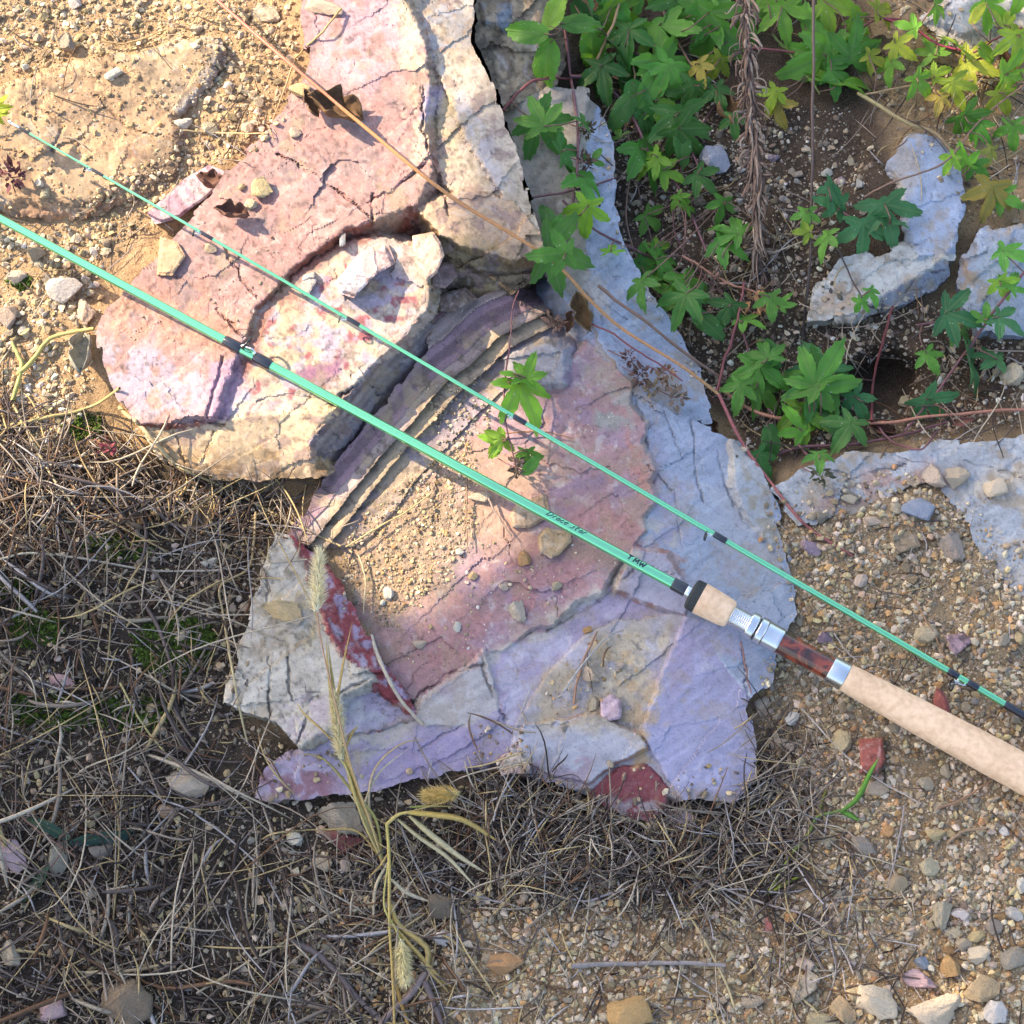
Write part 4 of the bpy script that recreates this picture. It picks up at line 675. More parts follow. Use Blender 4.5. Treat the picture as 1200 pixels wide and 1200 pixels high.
ZP = {'right': ([(930,600),(1000,575),(1200,690),(1200,1010),(1010,1080),(930,820)], 48, 'pebble mixed into the gravel at right around the thin rod', ['F','C','T','F','G','Y'], 'pebbles in the right hand gravel'),
      'left': ([(0,260),(120,290),(110,350),(110,440),(60,520),(0,500)], 45, 'pebble in the sunny gravel left of the pink boulder', ['C','Y','C','F','W'], 'pebbles in the left gravel'),
      'top': ([(0,0),(330,0),(340,60),(300,150),(230,200),(265,50),(100,60),(0,95)], 45, 'pebble in the sunny gravel round the tan boulder', ['C','Y','T','F','C'], 'pebbles round the tan boulder'),
      'bottom': ([(540,1050),(820,1080),(1000,1060),(1200,1030),(1200,1200),(560,1200)], 40, 'pebble in the warm gravel along the bottom edge', ['C','O','T','F','Y'], 'pebbles along the bottom'),
      'hollow': ([(800,140),(960,150),(1030,190),(960,300),(880,300),(800,300),(770,230)], 40, 'pebble on the dark soil of the upper right hollow', ['F','G','W','C','G'], 'pebbles in the hollow')}
for key, (poly, n, lab, cc, grp) in ZP.items():
    p = np.array(poly); k = 0
    while k < n:
        x = random.uniform(p[:, 0].min(), p[:, 0].max()); y = random.uniform(p[:, 1].min(), p[:, 1].max())
        if sdf(np.array([x]), np.array([y]), poly)[0] < 3: continue
        s = random.choice((7, 8, 9, 10, 12, 14)); k += 1; cq = random.choice(cc); lab = pebble_label(x, y, s, cq)
        put_stone(SM[random.randrange(14)], x, y, s*random.uniform(.9, 1.4), s*random.uniform(.8, 1.1), random.uniform(0, 180), None, tuple(np.array(c_[cq])*random.uniform(.8, 1.1)), lab, grp, .55, name='pebble')

# ------------------------------------------------------------------ gravel and grit (nobody could count it)
def gravel(name, label, regions, seed, mat='gravel'):
    r = np.random.default_rng(seed); Vs = []; Cs = []; n = 0
    for poly, dens, smin, smax, pal, br, *rk_ in regions:
        rk = rk_[0] if rk_ else .3
        p = np.array(poly, float); x0, y0 = p.min(0); x1, y1 = p.max(0); m = int((x1-x0)*(y1-y0)*dens)
        x = r.uniform(x0, x1, m); y = r.uniform(y0, y1, m)
        f = fbm(x, y, 45, seed+5); k = (sdf(x+(fbm(x, y, 30, seed)-.5)*40, y+(fbm(x, y, 30, seed+1)-.5)*40, poly) > r.uniform(-10, 6, m)) & (f > r.uniform(.15, .55, m)*br)
        jj = np.clip(((y-ZY0)/ZG).astype(int), 0, len(zy)-1); ii = np.clip(((x-ZX0)/ZG).astype(int), 0, len(zx)-1)
        k &= ~(RMASK & ~RM0)[jj, ii] & (zs(x, y) > -50)
        if name == 'gravel': k &= ~RM0[jj, ii] | (r.random(m) < rk)
        x = x[k]; y = y[k]; m = len(x)
        s = smin*(smax/smin)**(r.random(m)**2.8)
        pc = np.array([c_[q] for q in pal])[r.integers(0, len(pal), m)]*np.where(r.random((m, 1)) < .25, r.uniform(.35, .7, (m, 1)), r.uniform(.75, 1.35, (m, 1)))*r.uniform(.94, 1.06, (m, 3))
        P = W(x, y, zs(x, y)+s*r.uniform(.0, .3, m))
        V = IV1[None]*(1+r.normal(size=(m, 12, 1))*.22)
        V = V*(s[:, None, None]/2*K)*r.uniform((.8, .65, .5), (1.35, 1.0, .8), (m, 3))[:, None]
        a = r.uniform(0, 6.283, m); ca, sa = np.cos(a)[:, None], np.sin(a)[:, None]
        V = np.stack([V[..., 0]*ca-V[..., 1]*sa, V[..., 0]*sa+V[..., 1]*ca, V[..., 2]+V[..., 0]*r.normal(size=(m, 1))*.3], -1)+P[:, None]
        Vs.append(V.reshape(-1, 3)); Cs.append(np.repeat(pc, 12, 0)*r.uniform(.88, 1.1, (m*12, 1))); n += m
    F = (IF1[None]+(np.arange(n)*12)[:, None, None]).reshape(-1, 3)
    o = mesh(name, np.concatenate(Vs), F, M[mat], col=np.concatenate(Cs), smooth=False)
    tag(o, label, 'gravel', kind='stuff'); print(name, n); return o
gravel('gravel', 'loose coarse gravel and grit spread over the ground', [
 ([(900,590),(1000,565),(1090,545),(1130,600),(1260,680),(1260,1100),(1000,1080),(930,1000),(890,840),(930,720)], .13, 1.8, 10, 'FCTCYTGO', .6),
 ([(-40,255),(120,290),(110,350),(105,440),(60,540),(-40,560)], .075, 2.2, 12, 'CYCFTWY', .8),
 ([(-40,-40),(345,-40),(350,90),(300,165),(200,245),(120,300),(60,270),(225,165),(265,45),(100,62),(-40,95)], .085, 2, 11, 'CYTCFYT', .7, 1.0),
 ([(-40,90),(100,70),(260,50),(240,130),(200,200),(60,250),(-40,240)], .022, 1.8, 8, 'CYTTYO', 1.0, 1.0),
 ([(330,1050),(560,1040),(820,1060),(1000,1050),(1260,1020),(1260,1260),(330,1260)], .10, 1.8, 10, 'CTOYFCT', .7),
 ([(700,120),(960,130),(1040,180),(960,330),(1100,350),(1210,400),(1200,500),(1000,520),(880,540),(760,350),(700,220)], .05, 2.2, 10, 'FGDTDGWC', .7),
 ([(200,560),(330,560),(330,640),(290,700),(230,680)], .05, 2.5, 8, 'TDCFY', .8),
 ([(-40,560),(250,560),(300,850),(560,920),(900,900),(960,900),(930,1060),(560,1060),(330,1240),(-40,1240)], .03, 2, 11, 'TDFGCDY', .85),
 ([(1230,480),(1480,440),(1480,1480),(300,1480),(300,1230),(1230,1230)], .035, 3, 12, 'CTOYFCT', .8),
 ([(-280,-280),(620,-280),(620,-40),(-30,-40),(-30,560),(-280,560)], .035, 3, 12, 'CYTCFYT', .8),
 ([(620,-280),(1480,-280),(1480,440),(1240,480),(1240,-40),(620,-40)], .02, 3, 10, 'FGDTDGWC', .8),
 ([(1060,-40),(1260,-40),(1260,260),(1140,260),(1060,150),(1000,60)], .02, 3, 10, 'CTFYD', .9)], 31)
gravel('sand', 'coarse sand gathered on the pink floor of the banded boulder', [
 ([(402,640),(470,580),(505,545),(545,515),(560,540),(556,600),(545,650),(500,700),(440,735),(410,705)], .10, 1.6, 6, 'CYTYFOD', .55),
 ([(440,690),(560,640),(720,620),(740,650),(560,760),(500,800)], .012, 1.5, 6, 'CYWTF', 1.0),
 ([(640,800),(700,745),(760,740),(740,800),(640,850)], .02, 1.5, 6, 'CYOTF', .9),
 ([(500,470),(560,440),(575,480),(540,525),(510,545)], .05, 2, 7, 'GFTDC', .7),
 ([(660,450),(740,450),(760,540),(700,560)], .006, 1.5, 6, 'CYW', 1.0),
 ([(250,330),(380,240),(430,250),(300,350),(160,440),(140,400)], .006, 1.5, 5, 'CDFT', 1.0),
 ([(560,860),(620,850),(610,900),(550,905)], .03, 2, 7, 'TDCO', .8)], 57)

# ------------------------------------------------------------------ dry grass litter
def litter(name, label, regions, seed, kind='stuff'):
    r = np.random.default_rng(seed); X = []; Y = []; LN = []; WD = []; CC = []; LF = []
    pal = np.array([(.34,.27,.21),(.15,.115,.105),(.54,.45,.34),(.08,.056,.047),(.21,.115,.065),(.56,.42,.21),(.46,.42,.41),(.045,.032,.028)])
    for poly, n, lmin, lmax, wmin, wmax, lift in regions:
        p = np.array(poly, float); x0, y0 = p.min(0); x1, y1 = p.max(0); q = 0
        x = r.uniform(x0, x1, n*4); y = r.uniform(y0, y1, n*4)
        k = sdf(x, y, poly) > r.uniform(-25, 15, n*4)
        k &= fbm(x, y, 55, seed+2) > r.uniform(.18, .55, n*4)
        k &= zs(x, y) > -45
        on = RMASK[np.clip(((y-ZY0)/ZG).astype(int), 0, len(zy)-1), np.clip(((x-ZX0)/ZG).astype(int), 0, len(zx)-1)]; k &= ~on | (r.random(n*4) < .10)
        x = x[k][:n]; y = y[k][:n]; m = len(x)
        X.append(x); Y.append(y); LN.append(lmin*(lmax/lmin)**(r.random(m)**1.4)); WD.append(r.uniform(wmin, wmax, m)); LF.append(np.full(m, lift)*r.random(m)**2)
        CC.append(pal[r.choice(8, m, p=[.2,.17,.17,.12,.1,.1,.08,.06])]*r.uniform(.7, 1.15, (m, 1)))
    x, y, ln, wd, lf, cc = [np.concatenate(a) for a in (X, Y, LN, WD, LF, CC)]; m = len(x); ns = 8
    a = fbm(x, y, 120, seed+7)*9+r.normal(size=m)*.9; t = np.linspace(-.5, .5, ns)
    k1 = r.normal(size=m)*.45; k2 = r.normal(size=m)*.30
    ang = a[:, None]+k1[:, None]*t+k2[:, None]*(t**2*4-.3); st = ln[:, None]/(ns-1)
    px = np.cumsum(np.cos(ang)*st, 1); py = np.cumsum(np.sin(ang)*st, 1)
    px += x[:, None]-px[:, ns//2:ns//2+1]; py += y[:, None]-py[:, ns//2:ns//2+1]
    Zs = zs(px, py); Zm = Zs.max(1, keepdims=True); Zl = Zs*.45+Zm*.55
    tz = r.normal(size=(m, 1))*ln[:, None]*.08
    z = np.maximum(Zs+1, np.minimum(Zl, Zs+26))+wd[:, None]*.5+lf[:, None]*(1-(2*t)**2)+np.abs(tz)*.6+tz*t*2
    P = W(px, py, z)
    T = np.gradient(P, axis=1); T /= np.linalg.norm(T, axis=2, keepdims=True); A = np.cross(T, (0, 0, 1.)); A /= np.linalg.norm(A, axis=2, keepdims=True)+1e-9; B = np.cross(T, A)
    rr = (wd/2*K)[:, None, None]*np.interp(t, [-.5, -.3, .3, .5], [.6, 1, .85, .25])[None, :, None]
    ring = [P+rr*(A*math.cos(q)+B*math.sin(q)*.6) for q in (0.5, 2.6, 4.7)]
    V = np.stack(ring, 2).reshape(-1, 3)
    i = np.arange(ns-1)[:, None]*3; j = np.arange(3)[None]; k = (j+1) % 3
    F1 = np.stack([i+j, i+k, i+3+k, i+3+j], -1).reshape(-1, 4); F = (F1[None]+(np.arange(m)*ns*3)[:, None, None]).reshape(-1, 4)
    o = mesh(name, V, F, M['straw'], col=np.repeat(cc, ns*3, 0)); tag(o, label, 'dry grass', kind=kind); print(name, m); return o
litter('dry_grass_litter', 'tangled grey and straw coloured dead grass over the lower ground', [
 ([(-40,580),(120,545),(220,555),(330,610),(280,720),(255,830),(320,890),(300,960),(420,1000),(420,1260),(-40,1260)], 1150, 30, 210, .8, 3.0, 34),
 ([(-40,580),(120,545),(220,555),(330,610),(280,720),(255,830),(320,890),(300,960),(420,1000),(420,1260),(-40,1260)], 2400, 6, 34, .8, 2.4, 8),
 ([(-40,580),(120,545),(250,640),(240,830),(320,890),(420,1000),(420,1260),(-40,1260)], 120, 50, 150, 3.5, 7.0, 24),
 ([(400,950),(560,905),(700,930),(800,960),(900,900),(960,920),(930,1040),(800,1080),(640,1050),(420,1080)], 1300, 6, 34, .8, 2.4, 6),
 ([(-40,440),(60,500),(190,520),(220,570),(100,620),(-40,600)], 420, 30, 130, 1.3, 3.6, 18),
 ([(400,950),(560,905),(700,930),(800,960),(900,900),(960,920),(930,1040),(800,1080),(640,1050),(420,1080)], 560, 25, 150, .8, 2.8, 18),
 ([(540,900),(600,860),(720,920),(830,960),(800,1050),(620,1040),(540,960)], 900, 25, 110, .8, 2.8, 26),
 ([(880,830),(960,830),(1000,960),(1040,1040),(950,1120),(860,1000),(890,920)], 330, 25, 120, .8, 2.4, 12),
 ([(560,1060),(900,1050),(1200,1050),(1200,1200),(560,1200)], 260, 20, 100, 1.2, 2.6, 6),
 ([(420,1060),(560,1080),(540,1260),(400,1260)], 260, 30, 130, 1.3, 3.6, 14),
 ([(0,0),(340,0),(300,160),(150,300),(0,500)], 120, 20, 80, 1.0, 2.2, 4),
 ([(860,300),(1100,330),(1200,420),(1200,500),(900,540),(780,300)], 170, 25, 110, 1.2, 2.6, 14),
 ([(680,60),(880,60),(960,250),(900,330),(800,340),(720,260)], 170, 15, 90, 1.0, 2.6, 10),
 ([(-40,580),(220,555),(330,610),(255,830),(420,1000),(420,1260),(-40,1260)], 500, 6, 16, 2.5, 5.5, 5),
 ([(400,950),(700,930),(900,900),(960,920),(930,1040),(640,1060),(420,1080)], 260, 6, 16, 2.5, 5.0, 5),
 ([(-280,560),(-40,560),(-40,1240),(420,1240),(420,1480),(-280,1480)], 1300, 20, 160, 1.2, 3.6, 24),
 ([(900,0),(1200,0),(1200,250),(1050,180)], 130, 25, 110, 1.2, 2.6, 14),
 ([(940,600),(1200,620),(1200,1000),(980,900)], 70, 15, 80, 1.0, 2.2, 4),
 ([(500,890),(600,830),(700,770),(730,760),(620,880),(540,915)], 130, 25, 100, 1.2, 3, 8),
 ([(200,540),(420,590),(330,680),(250,680)], 150, 20, 90, 1.2, 2.8, 10)], 73)
# moss
def moss():
    r = np.random.default_rng(5); Vs = []; n = 0; Cs = []
    for cx, cy, rx, ry, m in ((40,735,30,22,900),(205,757,48,34,1900),(60,835,60,22,900),(150,835,50,20,700),(15,690,24,14,350),(140,640,40,16,250),(100,500,22,14,200),(25,330,10,8,120)):
        a = r.uniform(0, 6.28, m); q = np.sqrt(r.random(m)); x = cx+rx*q*np.cos(a)+r.normal(size=m)*4; y = cy+ry*q*np.sin(a)+r.normal(size=m)*3
        P = W(x, y, zs(x, y)+r.uniform(0, 3, m)); s = r.uniform(1.5, 4.0, m)*K
        V = IV1[None]*(1+r.normal(size=(m, 12, 1))*.35)*s[:, None, None]*np.array((.6, .6, .8))+P[:, None]
        Vs.append(V.reshape(-1, 3)); Cs.append(np.repeat(np.array((.055, .085, .016))*r.uniform(.5, 1.6, (m, 1)), 12, 0)); n += m
    F = (IF1[None]+(np.arange(n)*12)[:, None, None]).reshape(-1, 3)
    tag(mesh('moss', np.concatenate(Vs), F, M['moss'], col=np.concatenate(Cs), smooth=False), 'dark green moss patches on the soil at lower left', 'moss', kind='stuff')
moss()
# ------------------------------------------------------------------ fishing rod: two sections laid over the rocks
class Axis:
    def __init__(s, A, B, bow=None):
        s.P = spline(np.array([A, B]) if bow is None else np.array([A, *bow, B]), 400)
        s.s = np.r_[0, np.cumsum(np.linalg.norm(np.diff(s.P, axis=0), axis=1))]
        s.px = toPX(s.P)[0]
    def at(s, px):
        i = np.interp(px, s.px, s.s); return np.stack([np.interp(i, s.s, s.P[:, k]) for k in range(3)], -1)
    def frame(s, px):
        T = s.at(px+2.)-s.at(px-2.); T /= np.linalg.norm(T); P = s.at(float(px)); V = CAM-P; V -= T*V.dot(T); V /= np.linalg.norm(V)
        U = np.cross(V, T); return P, T, V, U           # V towards the viewer, U up across the rod in the picture
def lathe(ax, prof, name, mat, parent, n=28, smooth=True, faces=None):
    mb = MB(); rings = []
    pr = []
    for (a, ra), (b, rb) in zip(prof[:-1], prof[1:]):
        k = max(1, int(abs(b-a)/25)); pr += [(a+(b-a)*i/k, ra+(rb-ra)*i/k) for i in range(k)]
    pr.append(prof[-1])
    for px, r in pr:
        P, T, V, U = ax.frame(px); th = np.arange(n)*2*math.pi/n
        rad = np.full(n, max(r, .01)*K*.93)
        if faces: rad = rad*np.minimum(1.0, np.cos(math.pi/faces)*1.02/np.cos((th+.2) % (2*math.pi/faces)-math.pi/faces))
        rings.append(P+rad[:, None]*(np.cos(th)[:, None]*V+np.sin(th)[:, None]*U))
    V = np.concatenate(rings); m = len(rings); i = np.arange(m-1)[:, None]*n; j = np.arange(n)[None]; k = (j+1) % n
    F = np.stack([i+j, i+k, i+n+k, i+n+j], -1).reshape(-1, 4)
    mb.add(V, F); mb.add(rings[0], [list(range(n))[::-1]]); mb.add(rings[-1], [list(range(n))])
    o = mb.build(name, mat, parent)
    mod = o.modifiers.new('edges', 'EDGE_SPLIT'); mod.split_angle = R(32)
    return o
def guide_ring(ax, px, off, rr, wire, parent, foot, tilt=.5, up=None):
    """line guide: foot under the wrap, frame wires and a ring standing off the blank"""
    P, T, V, U = ax.frame(px); D = up[0]*V+up[1]*U; D /= np.linalg.norm(D)
    c = P+D*off*K-T*tilt*K; th = np.linspace(0, 2*math.pi, 25)
    side = np.cross(T, D); A = D*math.cos(.35)+T*math.sin(.35)
    ring = c+rr*K*(np.cos(th)[:, None]*A+np.sin(th)[:, None]*side)
    mb = MB(); b0 = P+D*foot[1]*K
    for sgn in (-1, 1):
        Q = spline([b0+T*foot[0]*K, b0+T*foot[0]*.5*K+D*off*.25*K+side*sgn*rr*.3*K, c+side*sgn*rr*.8*K-A*rr*.6*K], 8); mb.add(*tube(Q, wire*K, 6))
    if len(foot) > 2:
        Q = spline([b0+T*foot[2]*K, b0+T*foot[2]*.5*K+D*off*.3*K, c-A*rr*K], 8); mb.add(*tube(Q, wire*K, 6))
    g = mb.build('guide', M['chrome'], parent)
    mb = MB(); mb.add(*tube(ring, wire*1.15*K, 8)); child_o = mb.build('ring', M['ring'], None); child_o.parent = g; child_o.matrix_parent_inverse = g.matrix_parent_inverse.copy()
    # keep the ring where it was built although its parent is a part
    child_o.matrix_parent_inverse = Matrix.Identity(4)
    g_world = Matrix.Translation(Vector(parent.location)) @ g.matrix_parent_inverse
    child_o.matrix_parent_inverse = g_world.inverted()
    return g
def line_y(x): return 256+.5425*x
ZL, ZR = 112, 40
bx = Axis(W(-420., line_y(-420), ZL+28), W(1420., line_y(1420), ZR-6))
root = empty('fishing_rod', bx.at(600.)); rodA = root
tag(root, 'mint green rod section with cork grips and burl wood reel seat', 'fishing rod', 'two rod sections')
bl = lathe(bx, [(-400, 4.6), (0, 5.3), (400, 6.1), (803, 7.0)], 'blank', M['mint'], root)
for a, b in ((264, 282), (299, 317)): lathe(bx, [(a-1, 6.2), (a+2, 7.3), (b-2, 7.5), (b+1, 6.4)], 'thread_wrap', M['wrap'], root)
guide_ring(bx, 290, 14, 8.5, 1.25, root, (-10, 5.0, 10), 3, (.72, .70))
lathe(bx, [(788, 7.5), (790, 8.2), (803, 8.4), (804, 7.6)], 'thread_wrap', M['wrap'], root)
lathe(bx, [(803, 7.2), (804, 7.9), (809, 7.9), (810, 7)], 'winding_check', M['chrome'], root)
lathe(bx, [(808.5, 8), (809.5, 17.5), (811.5, 19.6), (819, 20.2), (820, 20)], 'grip_end_disc', M['darkcork'], root)
lathe(bx, [(819.8, 19.9), (821, 20.1), (836, 19.4), (850, 18.2), (855, 17.2), (857, 14.5)], 'fore_grip', M['cork'], root)
th = [(855.5, 13)]
for i in range(9): th += [(857+i*2.2, 13.6), (857.6+i*2.2, 13.0), (858.4+i*2.2, 13.0), (859+i*2.2, 13.6)]
lathe(bx, th, 'threaded_barrel', M['chrome'], root)
lathe(bx, [(876, 12), (876.6, 17), (877.6, 17.8), (884.6, 17.8), (885.4, 17), (885.9, 15)], 'locking_nut', M['chrome'], root)
lathe(bx, [(885.7, 14.5), (887.2, 14.6), (887.5, 14.4)], 'gasket', M['wrap'], root)
lathe(bx, [(887.3, 15), (887.9, 17.3), (888.6, 18), (895, 18), (895.8, 17.2), (896.2, 15)], 'locking_nut', M['chrome'], root)
lathe(bx, [(896, 15), (896.4, 16.9), (911, 16.6), (912.5, 16.9), (914, 16.6), (914.4, 13)], 'sliding_hood', M['chrome'], root)
lathe(bx, [(912, 15.8), (925, 15.4), (950, 14.6), (974, 14.8)], 'reel_seat', M['wood'], root, faces=8)
lathe(bx, [(972, 14), (972.5, 16.9), (974, 17.4), (989, 17.6), (990.5, 17.4), (991, 15)], 'fixed_hood', M['chrome'], root)
lathe(bx, [(990, 15), (991.5, 17.4), (1010, 18.4), (1080, 21.2), (1160, 23.2), (1290, 23.6), (1345, 22), (1352, 20)], 'rear_grip', M['cork'], root)
lathe(bx, [(1351, 20.5), (1354, 21.5), (1372, 21), (1378, 16), (1380, 8)], 'butt_cap', M['wrap'], root)
# lettering as ink strokes on the lacquer
GL = {'D': [[(0,0),(.25,1)],[(0,1),(.45,1.02),(.85,.7),(.7,.2),(.3,0),(-.05,.02)]], 'r': [[(0,0),(.15,.6),(.1,.45),(.35,.62),(.5,.55)]], 'a': [[(.5,.55),(.2,.6),(0,.3),(.1,0),(.35,.1),(.5,.55),(.45,.1),(.6,.05)]],
 'c': [[(.5,.5),(.25,.6),(0,.3),(.15,0),(.5,.1)]], 'o': [[(.25,.6),(0,.3),(.2,0),(.45,.25),(.25,.6),(.65,.5)]], 's': [[(.45,.6),(.15,.45),(.35,.2),(.1,-.02),(-.15,-.1)]], 't': [[(.25,.95),(.05,.05),(.3,.05)],[(-.05,.6),(.45,.65)]],
 'T': [[(0,1),(.75,1)],[(.4,1),(.3,0)]], 'M': [[(0,0),(.12,1),(.4,.3),(.75,1),(.8,0)]], 'W': [[(0,1),(.12,0),(.45,.7),(.65,0),(.95,1)]]}
def lettering(text, x0, adv, h, phi, wd, name, slant=.25):
    mb = MB(); u = 0
    for ch in text:
        if ch == ' ': u += adv*.7; continue
        for st in GL[ch]:
            Q = spline(st, 10) if len(st) > 2 else np.linspace(st[0], st[1], 4)
            if ch in 'TMW': Q = np.concatenate([np.linspace(a, b, 4) for a, b in zip(np.array(st)[:-1], np.array(st)[1:])])
            pts = []
            for a, b in Q:
                x = x0+(u+a*adv+b*h*slant); P, T, V, U = bx.frame(x); r = np.interp(x, [400, 803], [6.1, 7.0])*.93+.12
                f = phi+(b-.5)*h/r; pts.append(P+r*K*(math.cos(f)*V+math.sin(f)*U))
            mb.add(*tube(np.array(pts), wd*K, 5))
        u += adv*(.72 if ch in 'racost' else 1.12)
    mb.build(name, M['ink'], root)
lettering('Draco star', 640.5, 6.1, 5.9, .55, .52, 'lettering', .3)
lettering('TMW', 734.5, 6.4, 6.4, .48, .85, 'lettering', .1)

# tip section
TP = [(8,141.5),(27,152),(113,201.5),(242,276),(414,377),(609,492),(844,630),(1118,790),(1190,832.5),(1400,956)]
def tz(x): return np.interp(x, [0, 240, 640, 1200, 1400], [124, 128, 92, 40, 30])
tx = Axis(W(*[float(v) for v in TP[0]], tz(TP[0][0])), W(*[float(v) for v in TP[-1]], tz(TP[-1][0])), [W(float(a), float(b), tz(a)) for a, b in TP[1:-1]])
root = empty('fishing_rod', tx.at(600.))
tag(root, 'slim mint green rod tip section lying above the thicker section', 'fishing rod', 'two rod sections')
lathe(tx, [(12, 1.3), (240, 2.0), (600, 2.9), (1000, 3.9), (1178, 4.3)], 'blank', M['mint'], root, n=20)
for a, b, r in ((22,34,1.9),(107,121,2.1),(235,249,2.5),(407,421,3.0),(602,616,3.5),(837,851,4.1),(1111,1123,4.7),(1134,1146,4.8)):
    lathe(tx, [(a-.6, r*.85), (a+1, r), (b-1, r), (b+.6, r*.85)], 'thread_wrap', M['wrap'], root, n=20)
lathe(tx, [(1177, 4.4), (1179, 5.1), (1230, 5.4), (1240, 5.2)], 'ferrule_wrap', M['wrap'], root, n=20)
lathe(tx, [(1239, 4.6), (1380, 5.0)], 'ferrule_blank', M['mint'], root, n=20)
lathe(tx, [(9, 1.4), (10, 1.9), (23, 1.9), (24, 1.4)], 'tip_tube', M['chrome'], root, n=14)
for px, off, rr in ((106, 5, 2.3), (234, 5.5, 2.5), (405, 6, 2.6), (600, 6.5, 3), (834, 7.5, 3.6)):
    guide_ring(tx, px, off*1.25, rr*1.3, .75, root, (3, 1.5), 4, (.6, -.8))
guide_ring(tx, 1128, 14, 6.5, 1.0, root, (-6, 2.5, 6), 8, (.5, -.86))
guide_ring(tx, 11, 2.5, 2.2, .5, root, (3, 1), 1, (.8, .6))

# ------------------------------------------------------------------ leaves
def leaf_mesh(kind, seed, name='leaf'):
    r = np.random.default_rng(seed)
    if kind == 'hop': lobes = [(0, 1.0, 26), (54, .88, 26), (-54, .88, 26), (108, .62, 28), (-108, .62, 28)]
    elif kind == 'tri': lobes = [(0, 1.0, 34), (75, .8, 34), (-75, .8, 34)]
    elif kind == 'five': lobes = [(0, 1.0, 30), (62, .82, 28), (-62, .82, 28), (120, .5, 28), (-120, .5, 28)]
    else: lobes = [(0, 1.0, 48)]
    lobes = [(a+r.normal()*4, l*r.uniform(.9, 1.08), w_) for a, l, w_ in lobes]
    nt_, nr = 170, 7
    th = np.linspace(-math.pi, math.pi, nt_, endpoint=False); deg = np.degrees(th); rad = np.full(nt_, .16 if kind != 'oval' else .05); vein = np.zeros((nr+1, nt_)); own = np.zeros(nt_)
    for a, l, wd in lobes:
        d = np.abs((deg-a+180) % 360-180)/wd
        if kind == 'oval': rr = l*np.interp(d, [0, .15, .4, .75, 1.2, 2.0, 3.8], [1, .9, .68, .45, .28, .16, .10])
        else: rr = l*np.interp(d, [0, .08, .22, .42, .64, .84, 1.0, 1.2], [1, .965, .88, .76, .63, .50, .40, .0])
        m = rr > rad; rad = np.where(m, rr, rad); own = np.where(m, a, own)
    saw = (np.arange(nt_) % 4)/4.; rad = rad*(1+(saw-.4)*.13*(rad > .22))
    # narrow the space near the tips is steep: vertices by rings
    V = []; Cc = []
    for k in range(nr+1):
        f = k/nr; x = rad*f*np.cos(th); y = rad*f*np.sin(th)
        best = np.full(nt_, 9.)
        for a, l, wd in lobes:
            q = R(a); along = x*math.cos(q)+y*math.sin(q); ac = np.abs(-x*math.sin(q)+y*math.cos(q))
            best = np.minimum(best, np.where(along > 0, ac/(.02+.02*(l-along)), 9))
            sec = np.abs(((along*9-ac*7) % 1)-.5)*2; mine = np.abs((deg-a+180) % 360-180) < wd
            best = np.where(mine & (along > .1) & (ac < .25), np.minimum(best, .75+sec*3), best)
        v = np.clip(1.3-best, 0, 1)
        dist = np.abs((deg-own+180) % 360-180)
        z = .10*np.sin(np.radians(np.clip(dist*3.2, 0, 110)))*f*rad*1.2-.20*(rad*f)**2+.03*np.sin(x*9+seed)*f+.03*np.cos(y*8+seed*2)*f
        V.append(np.c_[x, y, z]); Cc.append(np.c_[v, np.full(nt_, f), v*0])
    V = np.concatenate(V); Cc = np.concatenate(Cc)
    i = np.arange(nr)[:, None]*nt_; j = np.arange(nt_)[None]; k = (j+1) % nt_
    F = np.stack([i+j, i+nt_+j, i+nt_+k, i+k], -1).reshape(-1, 4)
    me = mesh(name, V, F, M['leaf'], col=Cc, link=False)
    return me
LM = {k: [leaf_mesh(k, 40+i*7) for i in range(n)] for k, n in (('hop', 5), ('tri', 3), ('five', 3), ('oval', 3))}
GRN = (.105, .30, .042); DGR = (.058, .19, .036); LGR = (.18, .40, .038); YGR = (.32, .43, .04); YEL2 = (.33, .30, .06); BGR = (.05, .19, .075)
